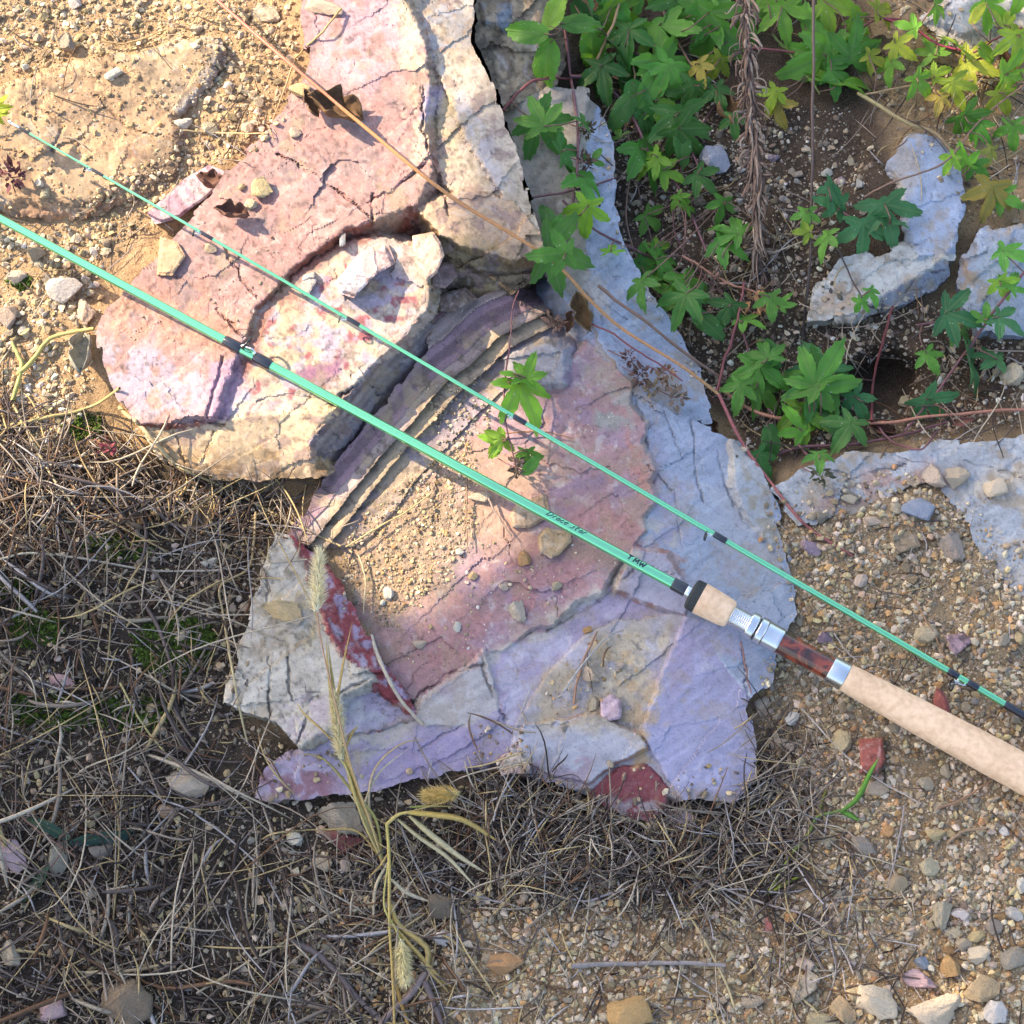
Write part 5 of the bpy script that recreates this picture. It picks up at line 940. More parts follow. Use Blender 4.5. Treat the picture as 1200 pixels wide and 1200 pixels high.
class Plant:
    def __init__(s, name, label, cat, base, group=None):
        s.root = empty(name, base); tag(s.root, label, cat, group); s.pts = []; s.pet = MB()
    def stem(s, pts, r, c0, c1=None, name='stem', lift=None, n=40, wig=2.0):
        p = np.array([q[:2] for q in pts], float); z = np.array([q[2] if len(q) > 2 else float(zs(q[0], q[1]))+(lift or 12) for q in pts])
        Q = spline(np.c_[p, z], n); k = np.arange(len(Q)); sd = random.randrange(999)
        Q[:, 0] += (fbm(k*1., k*0., 6, sd)-.5)*wig*2; Q[:, 1] += (fbm(k*1., k*0., 6, sd+1)-.5)*wig*2
        Q[:, 2] = np.maximum(Q[:, 2], zs(Q[:, 0], Q[:, 1])+r*.6)
        P = W(Q[:, 0], Q[:, 1], Q[:, 2]); s.pts += list(Q)
        rr = np.linspace(r, r*.75, len(Q))*(1+(fbm(k*1., k*0., 3, sd+5)-.5)*.35); V, F = tube(P, rr*K, 8)
        t = np.repeat(np.linspace(0, 1, len(Q)), 8)[:, None]; c = np.array(c0)*(1-t)+np.array(c1 or c0)*t
        mb = MB(); mb.add(V, F, c); return mb.build(name, M['stem'], s.root)
    def leaf(s, kind, x, y, L, ang, col, tilt=None, lift=None, roll=None, pet=True):
        """L length in photo px from the leaf's base point to the tip, ang direction of the tip in the picture (0 right, 90 down)"""
        me = random.choice(LM[kind]); o = bpy.data.objects.new('leaf', me); COL.objects.link(o)
        tl = random.gauss(-8, 20) if tilt is None else tilt; rl = random.gauss(0, 24) if roll is None else roll
        a = R(-ang); bx_, by_ = x-math.cos(R(ang))*L*.42, y-math.sin(R(ang))*L*.42
        z = max(float(zs(x, y)), float(zs(bx_, by_)), float(zs(x+math.cos(R(ang))*L*.5, y+math.sin(R(ang))*L*.5)))+(random.uniform(14, 40) if lift is None else lift)
        o.location = W(bx_, by_, z)
        o.rotation_euler = (Matrix.Rotation(TILT*.6, 3, 'X') @ Matrix.Rotation(a, 3, 'Z') @ Matrix.Rotation(R(-tl), 3, 'Y') @ Matrix.Rotation(R(rl), 3, 'X')).to_euler()
        L *= random.uniform(.88, 1.12); o.scale = (L*K, L*K*random.uniform(.88, 1.05), L*K); j = random.uniform(.75, 1.25); o.color = (col[0]*j*random.uniform(.85, 1.2), col[1]*j, col[2]*j, 1)
        child(o, s.root)
        if pet and s.pts:
            q = min(s.pts, key=lambda t: (t[0]-bx_)**2+(t[1]-by_)**2); d = math.hypot(q[0]-bx_, q[1]-by_)
            if 3 < d < 130:
                mid = ((q[0]+bx_)/2+random.uniform(-6, 6), (q[1]+by_)/2+random.uniform(-6, 6), max(q[2], z)+3)
                Q = spline([q, mid, (bx_, by_, z)], 10); V, F = tube(W(Q[:, 0], Q[:, 1], Q[:, 2]), .9*K, 5)
                mb = MB(); mb.add(V, F, (.17, .09, .07)); mb.build('petiole', M['stem'], s.root)
        return o
RS = (.20, .06, .06); OS = (.42, .23, .09); BS = (.22, .13, .09); PS = (.17, .075, .085)
p = Plant('creeping_vine', 'long orange red stem crossing the ridge from the top edge to the right', 'vine', W(255., 0., 70.))
p.stem([(225,-35,95),(255,0,118),(330,66,150),(400,126,158)], 2.7, (.40,.11,.10), (.42,.17,.09), n=40, wig=.6); p.stem([(400,126,158),(520,224,152),(640,300,138),(690,350,95),(730,386,72),(800,430,62),(842,462,40)], 2.4, (.46,.22,.09), (.42,.22,.09), n=60, wig=.6); p.stem([(842,462,40),(870,520,26),(905,568,18),(945,616,22),(1000,652,20)], 2.2, (.30,.09,.09), (.26,.09,.08), n=40, wig=.6)
p.stem([(690,380,62),(720,392,66),(760,420,64),(800,446,58)], 1.3, RS)
p = Plant('creeping_vine', 'vine with broad yellow edged leaves at the top beside the ridge', 'vine', W(690., 90., 0.))
p.stem([(650,-30),(662,40),(668,90),(678,160),(672,230),(665,300)], 2.2, PS, lift=22); p.stem([(668,90),(700,92),(730,120),(752,160),(768,200),(795,220),(830,300)], 2.4, PS, lift=26); p.stem([(690,85),(705,60),(720,20),(730,-20)], 2.2, (.38,.24,.12), lift=30)
p.stem([(590,130),(615,100),(640,92),(668,92)], 2.2, RS, lift=16); p.stem([(625,232),(680,222),(735,203)], 1.6, PS, lift=18); p.stem([(660,235),(700,270),(760,300),(830,345)], 1.8, PS, lift=18)
for a in [('oval',612,36,62,188,GRN),('oval',640,76,62,100,GRN),('oval',650,8,56,285,LGR),('oval',700,62,66,75,LGR),('oval',685,24,56,350,GRN),('hop',632,128,50,255,GRN),('hop',650,160,68,40,GRN),('five',672,170,40,330,DGR),
          ('hop',690,232,62,75,GRN),('five',688,262,52,95,LGR),('hop',668,296,62,8,GRN),('five',645,300,44,170,GRN),('oval',640,250,36,250,DGR),('oval',652,262,32,300,GRN),('five',718,285,26,280,LGR),('tri',698,182,20,300,GRN),('tri',724,152,22,250,GRN),('hop',765,200,72,62,GRN),('hop',757,196,44,140,LGR),('five',682,135,26,260,DGR)]:
    p.leaf(*a, lift=random.uniform(22, 46))
p = Plant('creeping_vine', 'dense hop vine with large lobed leaves at the top centre', 'vine', W(800., 30., 0.))
p.stem([(700,40),(760,75),(800,150),(820,200),(845,240)], 2, PS, lift=14); p.stem([(760,-30),(790,40),(830,100),(880,120)], 2, BS, lift=16); p.stem([(700,74),(760,73),(800,74)], 1.6, RS, lift=16)
for a in [('hop',740,18,62,20,LGR),('hop',728,8,46,60,GRN),('hop',778,60,72,80,GRN),('hop',790,100,76,62,GRN),('hop',772,96,56,120,GRN),('hop',828,48,80,95,GRN),('hop',842,30,60,60,GRN),('hop',818,20,54,190,GRN),('five',775,135,44,60,LGR),('hop',800,160,66,80,DGR),('hop',812,165,54,40,DGR),('five',710,100,56,80,DGR),('five',735,60,60,95,DGR),('oval',725,55,60,40,DGR),('oval',742,95,60,80,DGR),('oval',752,120,56,60,DGR),('oval',705,90,56,110,DGR),('oval',770,30,46,330,DGR),('five',835,85,44,120,YGR),('five',822,90,36,80,YEL2),('hop',700,-8,70,30,DGR),('hop',765,-4,64,50,GRN),('hop',850,-6,60,100,GRN),('oval',730,130,46,120,DGR),('five',790,20,50,100,DGR),('oval',690,20,50,40,DGR),('five',810,120,48,100,DGR),('hop',860,70,56,80,GRN),('five',845,118,38,70,DGR)]:
    p.leaf(*a, lift=random.uniform(18, 50))
for a in [('five',770,262,38,40,GRN),('five',790,205,34,20,LGR),('oval',760,150,40,70,DGR),('hop',765,318,46,30,GRN),('five',752,345,36,90,DGR),('hop',830,215,40,40,DGR),('five',845,250,34,100,GRN),('five',780,285,30,330,LGR),('hop',880,30,48,70,GRN),('five',862,150,32,80,DGR)]:
    p.leaf(*a, lift=random.uniform(14, 40))
p.stem([(720,110),(740,180),(735,260),(760,330),(800,380)], 1.4, BS, lift=14); p.stem([(845,110),(800,190),(790,270),(830,330)], 1.2, PS, lift=12); p.stem([(700,180),(760,220),(840,230),(900,270)], 1.0, (.13,.09,.075), lift=16); p.stem([(760,120),(745,200),(770,300)], .9, (.10,.07,.06), lift=10); p.stem([(850,200),(800,250),(770,340)], .9, (.12,.08,.065), lift=10)
p = Plant('creeping_vine', 'hop vine with big leaves just right of the dead stalk at the top', 'vine', W(960., 80., 0.))
p.stem([(880,55),(960,60),(1030,22),(1075,28)], 1.8, RS, lift=22); p.stem([(905,40),(925,62),(960,110)], 1.8, (.16,.2,.06), lift=20)
for a in [('hop',968,98,92,98,GRN),('hop',945,62,66,195,GRN),('hop',988,72,60,285,LGR),('hop',995,90,52,20,GRN),('hop',920,28,48,80,LGR),('hop',905,8,40,60,LGR),('hop',960,20,46,330,LGR),('hop',1000,45,54,280,GRN),('five',1005,62,40,80,GRN),('hop',985,8,50,20,LGR),('five',930,-6,46,60,GRN),('five',905,120,34,110,YGR),('five',915,135,34,70,YEL2)]:
    p.leaf(*a, lift=random.uniform(20, 40))
p = Plant('creeping_vine', 'yellow green sunlit vine at the upper right corner', 'vine', W(1120., 90., 10.))
p.stem([(1005,108),(1060,142),(1100,160),(1140,205),(1205,246)], 2.6, (.36,.30,.13), (.22,.10,.08), lift=24); p.stem([(1010,112),(1060,102),(1110,96),(1165,94),(1215,100)], 1.6, (.36,.24,.12), lift=24); p.stem([(1035,22),(1065,30),(1100,52),(1140,62)], 2.0, (.24,.03,.06), lift=22); p.stem([(1140,62),(1180,40),(1215,30)], 1.6, RS, lift=30); p.stem([(1012,230),(1060,208),(1110,188),(1150,140),(1200,100)], 1.5, BS, lift=30)
for a in [('hop',1150,80,48,20,YGR),('hop',1172,12,48,30,LGR),('hop',1195,60,46,80,YGR),('hop',1148,145,50,30,GRN),('hop',1140,160,42,110,GRN),('five',1185,15,40,300,YGR),('hop',1130,40,40,300,YGR),('five',1060,60,34,40,YGR),('five',1042,85,32,100,LGR),('five',1085,100,34,40,LGR),('five',1105,82,30,330,YGR),('five',1030,70,30,20,YGR),('hop',1090,50,36,250,LGR),('five',1125,182,34,235,LGR),('five',1112,195,28,120,LGR),('hop',1120,110,36,70,YGR),('five',1100,125,30,100,YEL2),('five',1160,185,24,100,YEL2),('hop',1160,238,46,100,YEL2),('five',1165,215,30,280,YEL2),('five',1180,120,34,50,YGR),('hop',1195,85,44,350,LGR),('oval',1160,60,34,30,LGR),('five',1060,30,30,200,LGR),('five',1010,30,32,30,LGR),('five',1040,5,34,330,YGR),('hop',1110,10,36,20,LGR),('five',1150,200,30,40,GRN),('oval',1145,15,30,300,YGR),('five',1190,160,34,80,GRN),('five',1185,235,34,30,GRN),('hop',1200,-5,50,100,LGR)]:
    p.leaf(*a, lift=random.uniform(20, 46))
p = Plant('creeping_vine', 'small hop sprig over the blue topped rock at upper right', 'vine', W(1010., 250., 10.))
p.stem([(945,255),(975,240),(1010,262),(1045,262)], 1.4, PS, lift=26); p.stem([(960,268),(985,300),(1010,350),(1030,365)], 1.2, (.07,.05,.05), lift=18)
for a in [('hop',985,232,46,40,BGR),('hop',968,238,40,190,BGR),('hop',1045,262,58,70,BGR),('hop',1040,255,40,200,BGR),('hop',1014,285,54,85,BGR),('five',945,262,32,90,GRN),('five',965,290,36,110,GRN),('five',938,272,24,180,YGR),('five',1005,362,24,120,GRN),('five',1025,350,26,60,GRN)]:
    p.leaf(*a, lift=random.uniform(26, 40))
p = Plant('creeping_vine', 'hop vine clump beside the blue flank above the pale slab', 'vine', W(950., 480., 0.))
p.stem([(842,455),(905,488),(1025,495),(1090,488),(1205,478)], 2.4, (.42,.20,.12), (.34,.15,.10), lift=28, n=60); p.stem([(838,462),(850,420),(864,376),(872,330)], 2, RS, lift=34); p.stem([(1022,494),(1023,450),(1040,380),(1046,360)], 2, RS, lift=40); p.stem([(700,335),(760,380),(850,445),(880,452)], 2.2, BS, lift=26); p.stem([(890,545),(930,525),(1000,520),(1060,508),(1110,495)], 2.2, PS, lift=12); p.stem([(1026,496),(1050,520),(1080,525),(1098,505)], 1.6, PS, lift=18)
p.stem([(800,300),(850,330),(890,345)], 1.8, (.36,.18,.12), lift=26); p.stem([(845,350),(870,390),(885,450)], 1.8, PS, lift=22); p.stem([(900,480),(935,520),(960,548)], 1.6, PS, lift=24)
for a in [('hop',895,402,46,255,GRN),('hop',888,450,52,95,GRN),('hop',900,470,48,50,GRN),('hop',938,438,62,215,GRN),('hop',968,428,66,300,GRN),('hop',975,465,60,70,GRN),('hop',985,440,62,10,GRN),('hop',955,415,58,240,BGR),('hop',938,500,52,95,LGR),('hop',930,492,40,230,LGR),('five',866,465,36,100,GRN),('five',1010,480,44,60,BGR),('five',950,470,46,90,DGR),('five',990,510,40,120,DGR),('oval',975,495,50,40,DGR),('oval',905,520,46,80,DGR),('five',960,545,30,90,GRN),('five',895,545,34,60,DGR),('hop',800,330,56,20,GRN),('hop',790,300,50,350,GRN),('hop',812,345,50,60,GRN),('hop',815,362,44,80,DGR),('hop',795,360,44,120,DGR),('hop',862,292,50,25,GRN),('hop',850,268,40,200,GRN),('five',805,230,30,280,LGR),('five',800,240,26,60,LGR),('five',885,380,36,20,GRN),('five',905,362,34,80,GRN),('five',920,350,28,300,GRN),('oval',830,380,44,40,DGR),('five',850,370,36,120,DGR),('five',780,340,40,200,GRN),('oval',905,415,36,60,DGR)]:
    p.leaf(*a, lift=random.uniform(22, 52))
p = Plant('creeping_vine', 'thin hop runner with flat leaves at the right edge above the pale slab', 'vine', W(1150., 430., 0.))
p.stem([(1215,300),(1165,365),(1112,440),(1060,506)], 2, PS, lift=24); p.stem([(1075,380),(1130,372),(1165,366)], 1.4, PS, lift=20)
for a in [('hop',1160,420,56,350,BGR),('hop',1150,418,46,190,BGR),('hop',1130,372,52,15,BGR),('hop',1100,480,48,40,BGR),('five',1092,425,30,60,GRN),('five',1190,325,34,300,GRN),('five',1178,340,30,60,LGR),('five',1155,365,24,280,GRN),('five',1185,380,40,30,BGR),('five',1120,395,30,120,DGR),('oval',1130,492,28,330,(.28,.10,.10)),('five',1190,300,38,20,GRN)]:
    p.leaf(*a, lift=random.uniform(18, 34))
p = Plant('creeping_vine', 'bright green hop sprig growing out of the banded boulder between the rods', 'vine', W(605., 500., 40.))
p.stem([(598,402,64),(592,440,78),(592,490,74),(603,545,60)], 1.2, PS); p.stem([(607,340,62),(600,370,64),(598,402,64)], 1.0, PS)
for a in [('hop',622,472,62,60,LGR),('five',607,428,42,255,LGR),('five',620,430,32,285,LGR),('tri',582,524,30,120,LGR),('tri',575,516,28,195,LGR),('five',620,540,26,80,GRN),('oval',622,545,26,310,GRN)]:
    p.leaf(*a, lift=random.uniform(26, 36))
p = Plant('weed_seedling', 'yellow green leaf tip poking in at the left edge above the rod tip', 'plant', W(0., 130., 60.))
p.stem([(-40,140),(-15,134),(2,128)], 1.5, (.2,.25,.05), lift=20); p.leaf('five', 4, 128, 30, 0, YGR, lift=50); p.leaf('five', -4, 122, 30, 300, YGR, lift=50)
p = Plant('weed_seedling', 'blue green lance shaped leaves in the dead grass at lower left', 'plant', W(60., 1000., 0.))
p.stem([(90,1004),(60,985),(30,962),(15,952)], 1.4, BS, lift=14)
for a in [('oval',130,980,95,352,(.045,.10,.09)),('oval',50,968,70,205,(.03,.085,.065)),('oval',35,1045,74,130,(.025,.085,.06))]:
    o = p.leaf(*a, tilt=-4, lift=16, roll=20); o.scale.y *= .36; o.scale.x *= .82
p = Plant('weed_seedling', 'green grass sprout with two bright blades beside the brick red stone', 'plant', W(965., 955., 0.))
def blade(plant, pts, wmax, c0, c1=None, name='blade', lift=8, fold=.25):
    p3 = np.array([(q[0], q[1], q[2] if len(q) > 2 else float(zs(q[0], q[1]))+lift) for q in pts]); Q = spline(p3, 18); Q[:, 2] = np.maximum(Q[:, 2], zs(Q[:, 0], Q[:, 1])+1.5)
    P = W(Q[:, 0], Q[:, 1], Q[:, 2]); n = len(P); T = np.gradient(P, axis=0); T /= np.linalg.norm(T, axis=1)[:, None]
    A = np.cross(T, (0, 0, 1.)); A /= np.linalg.norm(A, axis=1)[:, None]; B = np.cross(A, T)
    t = np.linspace(0, 1, n); w_ = wmax/2*K*np.interp(t, [0, .15, .45, .8, 1], [.5, .85, 1, .6, .05]); tw = np.sin(t*3+pts[0][0])*.5
    A2 = A*np.cos(tw)[:, None]+B*np.sin(tw)[:, None]; B2 = np.cross(A2, T)
    V = np.stack([P-A2*w_[:, None], P+B2*(w_*fold)[:, None]*-1-B2*.2*K, P+A2*w_[:, None], P+B2*.35*K], 1).reshape(-1, 3)
    i = np.arange(n-1)[:, None]*4; j = np.arange(4)[None]; k = (j+1) % 4; F = np.stack([i+j, i+k, i+4+k, i+4+j], -1).reshape(-1, 4)
    tt = np.repeat(t, 4)[:, None]; mb = MB(); mb.add(V, F, np.array(c0)*(1-tt)+np.array(c1 or c0)*tt); return mb.build(name, M['straw'], plant.root)
p.stem([(900,1048),(925,1005),(945,980),(958,958),(985,950)], 2.0, (.20,.24,.04), (.13,.2,.05), lift=6)
blade(p, [(985,952),(1005,935),(1020,905),(1030,888)], 6.5, (.13,.26,.04), (.12,.30,.04), lift=12); blade(p, [(985,950),(998,956),(1008,962)], 7, (.12,.27,.04), lift=8); blade(p, [(900,1048),(920,1035),(943,1025)], 5, (.26,.28,.04), lift=8); blade(p, [(958,960),(965,935),(972,918)], 5, (.26,.24,.06), lift=6)
# curled dead leaves and dried flower heads
def dead_leaf(x, y, L, ang, col, label, seed, lift=10):
    r = np.random.default_rng(seed); n, m = 14, 9; t = np.linspace(-1, 1, n); u = np.linspace(-1, 1, m); T, U = np.meshgrid(t, u)
    w_ = .42*np.sqrt(np.maximum(0, 1-np.abs(T)**2.2))*(1+.25*np.sin(T*7+seed)); crl = 1.5+.6*r.random()
    X = T*.5+.06*np.sin(U*3+T*4); Y = np.sin(U*crl)/crl*w_; Zz = (1-np.cos(U*crl))/crl*w_*1.3+.16*T**2+.05*np.sin(T*8+U*5)
    P = np.stack([X, Y, Zz], -1).reshape(-1, 3)*L*K
    o = mesh('dead_leaf', P, gridfaces(m, n), M['deadleaf'], col=np.broadcast_to(np.array(col), (n*m, 3)))
    so = o.modifiers.new('thickness', 'SOLIDIFY'); so.thickness = .0004
    o.location = W(x, y, float(zs(x, y))+lift); o.rotation_euler = (random.uniform(-.3, .5), random.uniform(-.3, .3), R(-ang)); tag(o, label, 'dead leaf'); return o
for i, a in enumerate([(392,132,66,20,(.17,.10,.055),'curled dark brown dead leaf on the pink boulder at the red stem'),(365,122,36,60,(.20,.12,.07),'small brown dead leaf left of the curled one on the boulder'),(686,366,48,70,(.20,.125,.06),'drooping brown dead leaf hanging on the orange stem'),(668,378,26,100,(.22,.12,.07),'small dead leaf beside the drooping one'),(850,135,58,70,(.27,.16,.08),'tan dead leaf standing left of the dead stalk'),(836,355,26,60,(.34,.32,.24),'pale dead leaf under the hop leaves by the blue slab'),(832,505,34,80,(.20,.11,.06),'brown dead leaf at the red stem above the blue flank'),(150,610,40,30,(.22,.15,.10),'brown curled leaf in the litter at left'),(235,610,36,-60,(.30,.20,.11),'tan dead leaf in the litter below the boulder front'),(1040,55,44,20,(.27,.19,.12),'pale brown dead leaf under the vines at upper right'),(1180,75,40,70,(.25,.13,.08),'rusty dead leaf in the sunlit vine at right'),(1030,500,36,10,(.24,.12,.08),'rusty dead leaf at the red stem above the pale slab'),(250,218,44,30,(.17,.09,.07),'shrivelled dark leaf lying on the purple wedge stone'),(272,252,40,10,(.19,.10,.075),'shrivelled dark leaf on the boulder below the purple wedge'),(98,420,60,85,(.36,.34,.27),'pale grey dry leaf standing at the boulder left side')]):
    dead_leaf(*a, seed=i+3)
def dried_flower(x, y, rad, col, label, seed, lift=26, n=46):
    r = np.random.default_rng(seed); mb = MB(); c = W(float(x), float(y), float(zs(x, y))+lift)
    for i in range(n):
        d = r.normal(size=3); d /= np.linalg.norm(d); q = c+d*rad*K*r.uniform(.25, .75); e = q+d*rad*K*.35+r.normal(size=3)*rad*K*.22; s = np.cross(d, r.normal(size=3)); s /= np.linalg.norm(s); s *= rad*K*.16
        mb.add([q-s*.5, q+s*.5, (q+e)/2+s+d*.2*K, e, (q+e)/2-s], [[0, 1, 2, 3], ], np.array(col)*r.uniform(.6, 1.4)); mb.add([q-s*.5, e, (q+e)/2-s], [[0, 1, 2]], np.array(col)*r.uniform(.6, 1.4))
    root = empty('dried_flower', c-np.array((0, 0, rad*K))); tag(root, label, 'dried flower'); mb.build('bracts', M['deadleaf'], root, smooth=False)
    b = MB(); b.add(*tube(spline([c, c+np.array((-.006, .004, -.003)), c+np.array((-.012, .010, -lift*K*.6))], 8), .7*K, 5), (.2, .08, .07)); b.build('stalk', M['stem'], root)
for i, a in enumerate([(649,378,14,(.30,.17,.12),'brown dried flower head hanging below the hop leaf on the ridge'),(735,420,12,(.17,.085,.07),'dark dried flower head at the start of the red twig'),(752,440,16,(.15,.09,.075),'dark dried flower cluster in the middle on the blue flank'),(780,438,15,(.30,.18,.10),'rusty dried flower head on the orange stem'),(792,466,17,(.22,.16,.12),'grey brown dried flower head lowest on the blue flank'),(764,455,13,(.24,.18,.11),'olive brown dried flower head between the dark ones'),(888,352,20,(.48,.26,.13),'orange dried flower head at the foot of the dead stalk'),(838,332,14,(.24,.15,.12),'brown dried flower head left of the orange one'),(605,548,15,(.16,.12,.09),'dark spiky flower head under the bright green sprig'),(688,152,13,(.12,.09,.05),'dark spiky flower head on the blue slab, upper'),(684,190,15,(.11,.075,.06),'dark spiky flower head on the blue slab, lower'),(962,558,15,(.13,.12,.07),'dark green spiky flower head over the pale slab'),(832,470,10,(.20,.11,.08),'small brown flower head where the orange and red stems meet'),(1195,92,14,(.30,.20,.13),'dry brown flower head at the right edge in sunlit vine'),(128,525,12,(.26,.07,.09),'reddish withered weed at the edge of the boulder front'),(14,205,22,(.12,.05,.06),'dark purple withered weed on the tan boulder at the left edge')]):
    dried_flower(*a, seed=i+60)
# dead stalk clothed in curled dry leaves
c0 = W(890., 322., float(zs(890, 322))); p = Plant('dead_stalk', 'thick dead stalk clothed in curled dry leaves at upper right', 'dead plant', c0)
SK = [(872,-40,90),(876,60,80),(882,140,66),(887,220,46),(890,322,float(zs(890,322)))]
p.stem(SK, 5.0, (.12,.08,.065), n=50, wig=1)
sk = spline(SK, 60); 
for i in range(380):
    t = random.random(); q = np.array([np.interp(t, np.linspace(0, 1, len(sk)), sk[:, k]) for k in range(3)]); a = random.uniform(0, 6.28); w0 = random.uniform(3, 12); l = random.uniform(10, 42)
    x = q[0]+math.cos(a)*w0*.7; z = q[2]+math.sin(a)*w0*.8+2
    P = [(q[0], q[1], q[2]), (q[0]+(x-q[0])*.8, q[1]+l*.35, z), (x+random.gauss(0, 2.5), q[1]+l*.8, z-random.uniform(1, 5)), (x+random.gauss(0, 5), q[1]+l*random.uniform(1.0, 1.35), z-random.uniform(4, 12))]
    Q = spline(np.array(P), 9); n = len(Q); PP = W(Q[:, 0], Q[:, 1], Q[:, 2])
    if i % 4 == 0:
        fx = random.choice((-1, 1))*random.uniform(9, 22); P = [tuple(q), (q[0]+fx*.5, q[1]+random.uniform(-4, 8), q[2]+6), (q[0]+fx, q[1]+random.uniform(2, 14), q[2]+random.uniform(0, 10)), (q[0]+fx*random.uniform(.7, 1.15), q[1]+random.uniform(10, 22), q[2]-2)]; Q = spline(np.array(P), 9); n = len(Q); PP = W(Q[:, 0], Q[:, 1], Q[:, 2])
    V, F = tube(PP, np.interp(np.linspace(0, 1, n), [0, .4, 1], [.7, 1.9, .25])*K*random.uniform(.45, 1.3), 4)
    if i == 0: curls = MB()
    curls.add(V, F, np.array(random.choice([(.34,.23,.17),(.25,.16,.12),(.44,.33,.25),(.17,.11,.09)]))*random.uniform(.7, 1.2))
o = curls.build('curled_leaves', M['deadleaf'], p.root); o['kind'] = 'stuff'
p = Plant('dead_stalk', 'thin dark bare stalk right of the leaf clothed dead stalk', 'dead plant', W(944., 392., float(zs(944, 392))))
p.stem([(954,-40,100),(953,60,90),(952,150,70),(950,250,45),(948,320,25),(940,400,float(zs(940,400)))], 2.2, (.15,.095,.075), (.04,.03,.028), n=50, wig=1.5)
# ------------------------------------------------------------------ foxtail grass
STR = (.46,.33,.12); PAL = (.55,.47,.30); OLV = (.40,.36,.11)
def seed_head(plant, a, b, rad, col, seed):
    r = np.random.default_rng(seed); A = W(*a); B = W(*b); mb = MB(); mb.add(*tube(spline([A, (A+B)/2, B], 10), 2.0*K, 6), np.array(col)*.6); sp = mb.build('seed_head', M['straw'], plant.root)
    n = 900; t = r.random(n); ax = B-A; L = np.linalg.norm(ax); ax /= L
    d = r.normal(size=(n, 3)); d -= ax*(d@ax)[:, None]; d /= np.linalg.norm(d, axis=1)[:, None]
    prof = np.interp(t, [0, .12, .5, .85, 1], [.55, .95, 1, .8, .4])
    q = A+(B-A)*t[:, None]+d*1.5*K; e = q+d*(rad*K*prof*r.uniform(.6, 1.05, n))[:, None]+ax*(rad*K*r.uniform(.3, 1.0, n))[:, None]+r.normal(size=(n, 3))*rad*.08*K
    s = np.cross(d, ax)*.55*K; s2 = d*0+ax*.55*K
    V = np.stack([q-s, q+s, q+s2*1.2, e], 1).reshape(-1, 3); b4 = (np.arange(n)*4)[:, None]
    F = np.concatenate([b4+np.array([[0, 1, 3]]), b4+np.array([[1, 2, 3]]), b4+np.array([[2, 0, 3]])])
    o = mesh('bristles', V, F, M['bristle'], col=np.repeat(np.array(col)*r.uniform(.8, 1.3, (n, 1)), 4, 0), smooth=False)
    o['kind'] = 'stuff'; o.parent = sp; o.matrix_parent_inverse = (Matrix.Translation(Vector(plant.root.location)) @ sp.matrix_parent_inverse).inverted()
    # little grains along the axis
    m = 90; tt = r.random(m); dd = r.normal(size=(m, 3)); dd -= ax*(dd@ax)[:, None]; dd /= np.linalg.norm(dd, axis=1)[:, None]
    P = A+(B-A)*tt[:, None]+dd*2.6*K; V = (IV1[None]*np.array((1.3, 1.3, 1.3))*K+P[:, None]).reshape(-1, 3); F = (IF1[None]+(np.arange(m)*12)[:, None, None]).reshape(-1, 3)
    g = mesh('grains', V, F, M['straw'], col=np.repeat(np.array(col)*.85*r.uniform(.7, 1.2, (m, 1)), 12, 0)); g['kind'] = 'stuff'; g.parent = sp; g.matrix_parent_inverse = o.matrix_parent_inverse.copy()
p = Plant('foxtail_grass', 'dry yellow foxtail grass with upright seed head in front of the whitish block', 'grass', W(448., 1010., 0.))
p.stem([(450,1015,2),(436,970,30),(412,900,70),(392,820,95),(378,760,104),(372,718,108)], 1.3, STR, (.36,.2,.14), n=40, wig=.6)
seed_head(p, (371.,716.,109.), (374.,648.,124.), 13, (.88,.82,.60), 1)
p.stem([(450,1015,4),(425,960,34),(408,905,56),(400,890,60)], 1.6, STR, OLV, n=24, wig=.6); seed_head(p, (400.,890.,61.), (392.,812.,82.), 11, (.80,.73,.48), 2)
for pts, w_, c0_, c1_ in [([(448,1000,8),(420,930,44),(398,860,66),(390,800,84),(384,752,96)],6,STR,(.48,.36,.13)),([(446,1000,8),(410,900,58),(394,850,70),(400,790,92),(413,728,112)],5,STR,STR),([(402,880,60),(392,850,72),(385,790,90),(382,750,96)],4,OLV,STR),([(440,990,10),(432,940,30),(440,900,44),(470,872,50),(500,866,46)],4,(.5,.42,.28),(.36,.27,.17)),([(448,1005,6),(430,960,24),(428,940,30),(445,905,42),(480,876,48)],3,PAL,PAL),([(448,1005,6),(440,960,30),(415,930,40),(380,890,46),(345,882,30)],4,OLV,(.3,.25,.1)),([(445,1000,8),(425,955,34),(405,905,55)],6,(.52,.44,.20),STR),([(450,1012,6),(436,985,14),(420,945,26),(405,925,30)],3.5,PAL,PAL),([(448,1010,4),(420,975,14),(380,972,12),(338,974,8)],3,STR,(.36,.28,.13)),([(404,880,58),(412,860,66),(420,850,66)],4,STR,STR),([(400,880,60),(380,858,66),(358,838,60),(348,825,52)],3,STR,STR)]:
    blade(p, pts, w_, c0_, c1_)
p = Plant('foxtail_grass', 'fallen foxtail grass with drooping yellow blades and two seed heads, bottom centre', 'grass', W(458., 1080., 0.))
p.stem([(453,966,26),(456,1010,24),(456,1080,20),(460,1140,18),(463,1230,10)], 1.9, (.44,.36,.10), (.42,.28,.09), n=30, wig=.6)
p.stem([(453,966,26),(466,955,30),(478,952,32)], 2.2, (.5,.38,.12), n=10, wig=.5)
seed_head(p, (538.,929.,24.), (498.,933.,26.), 12, (.80,.64,.26), 3); seed_head(p, (470.,1102.,20.), (474.,1150.,22.), 12, (.84,.77,.50), 4)
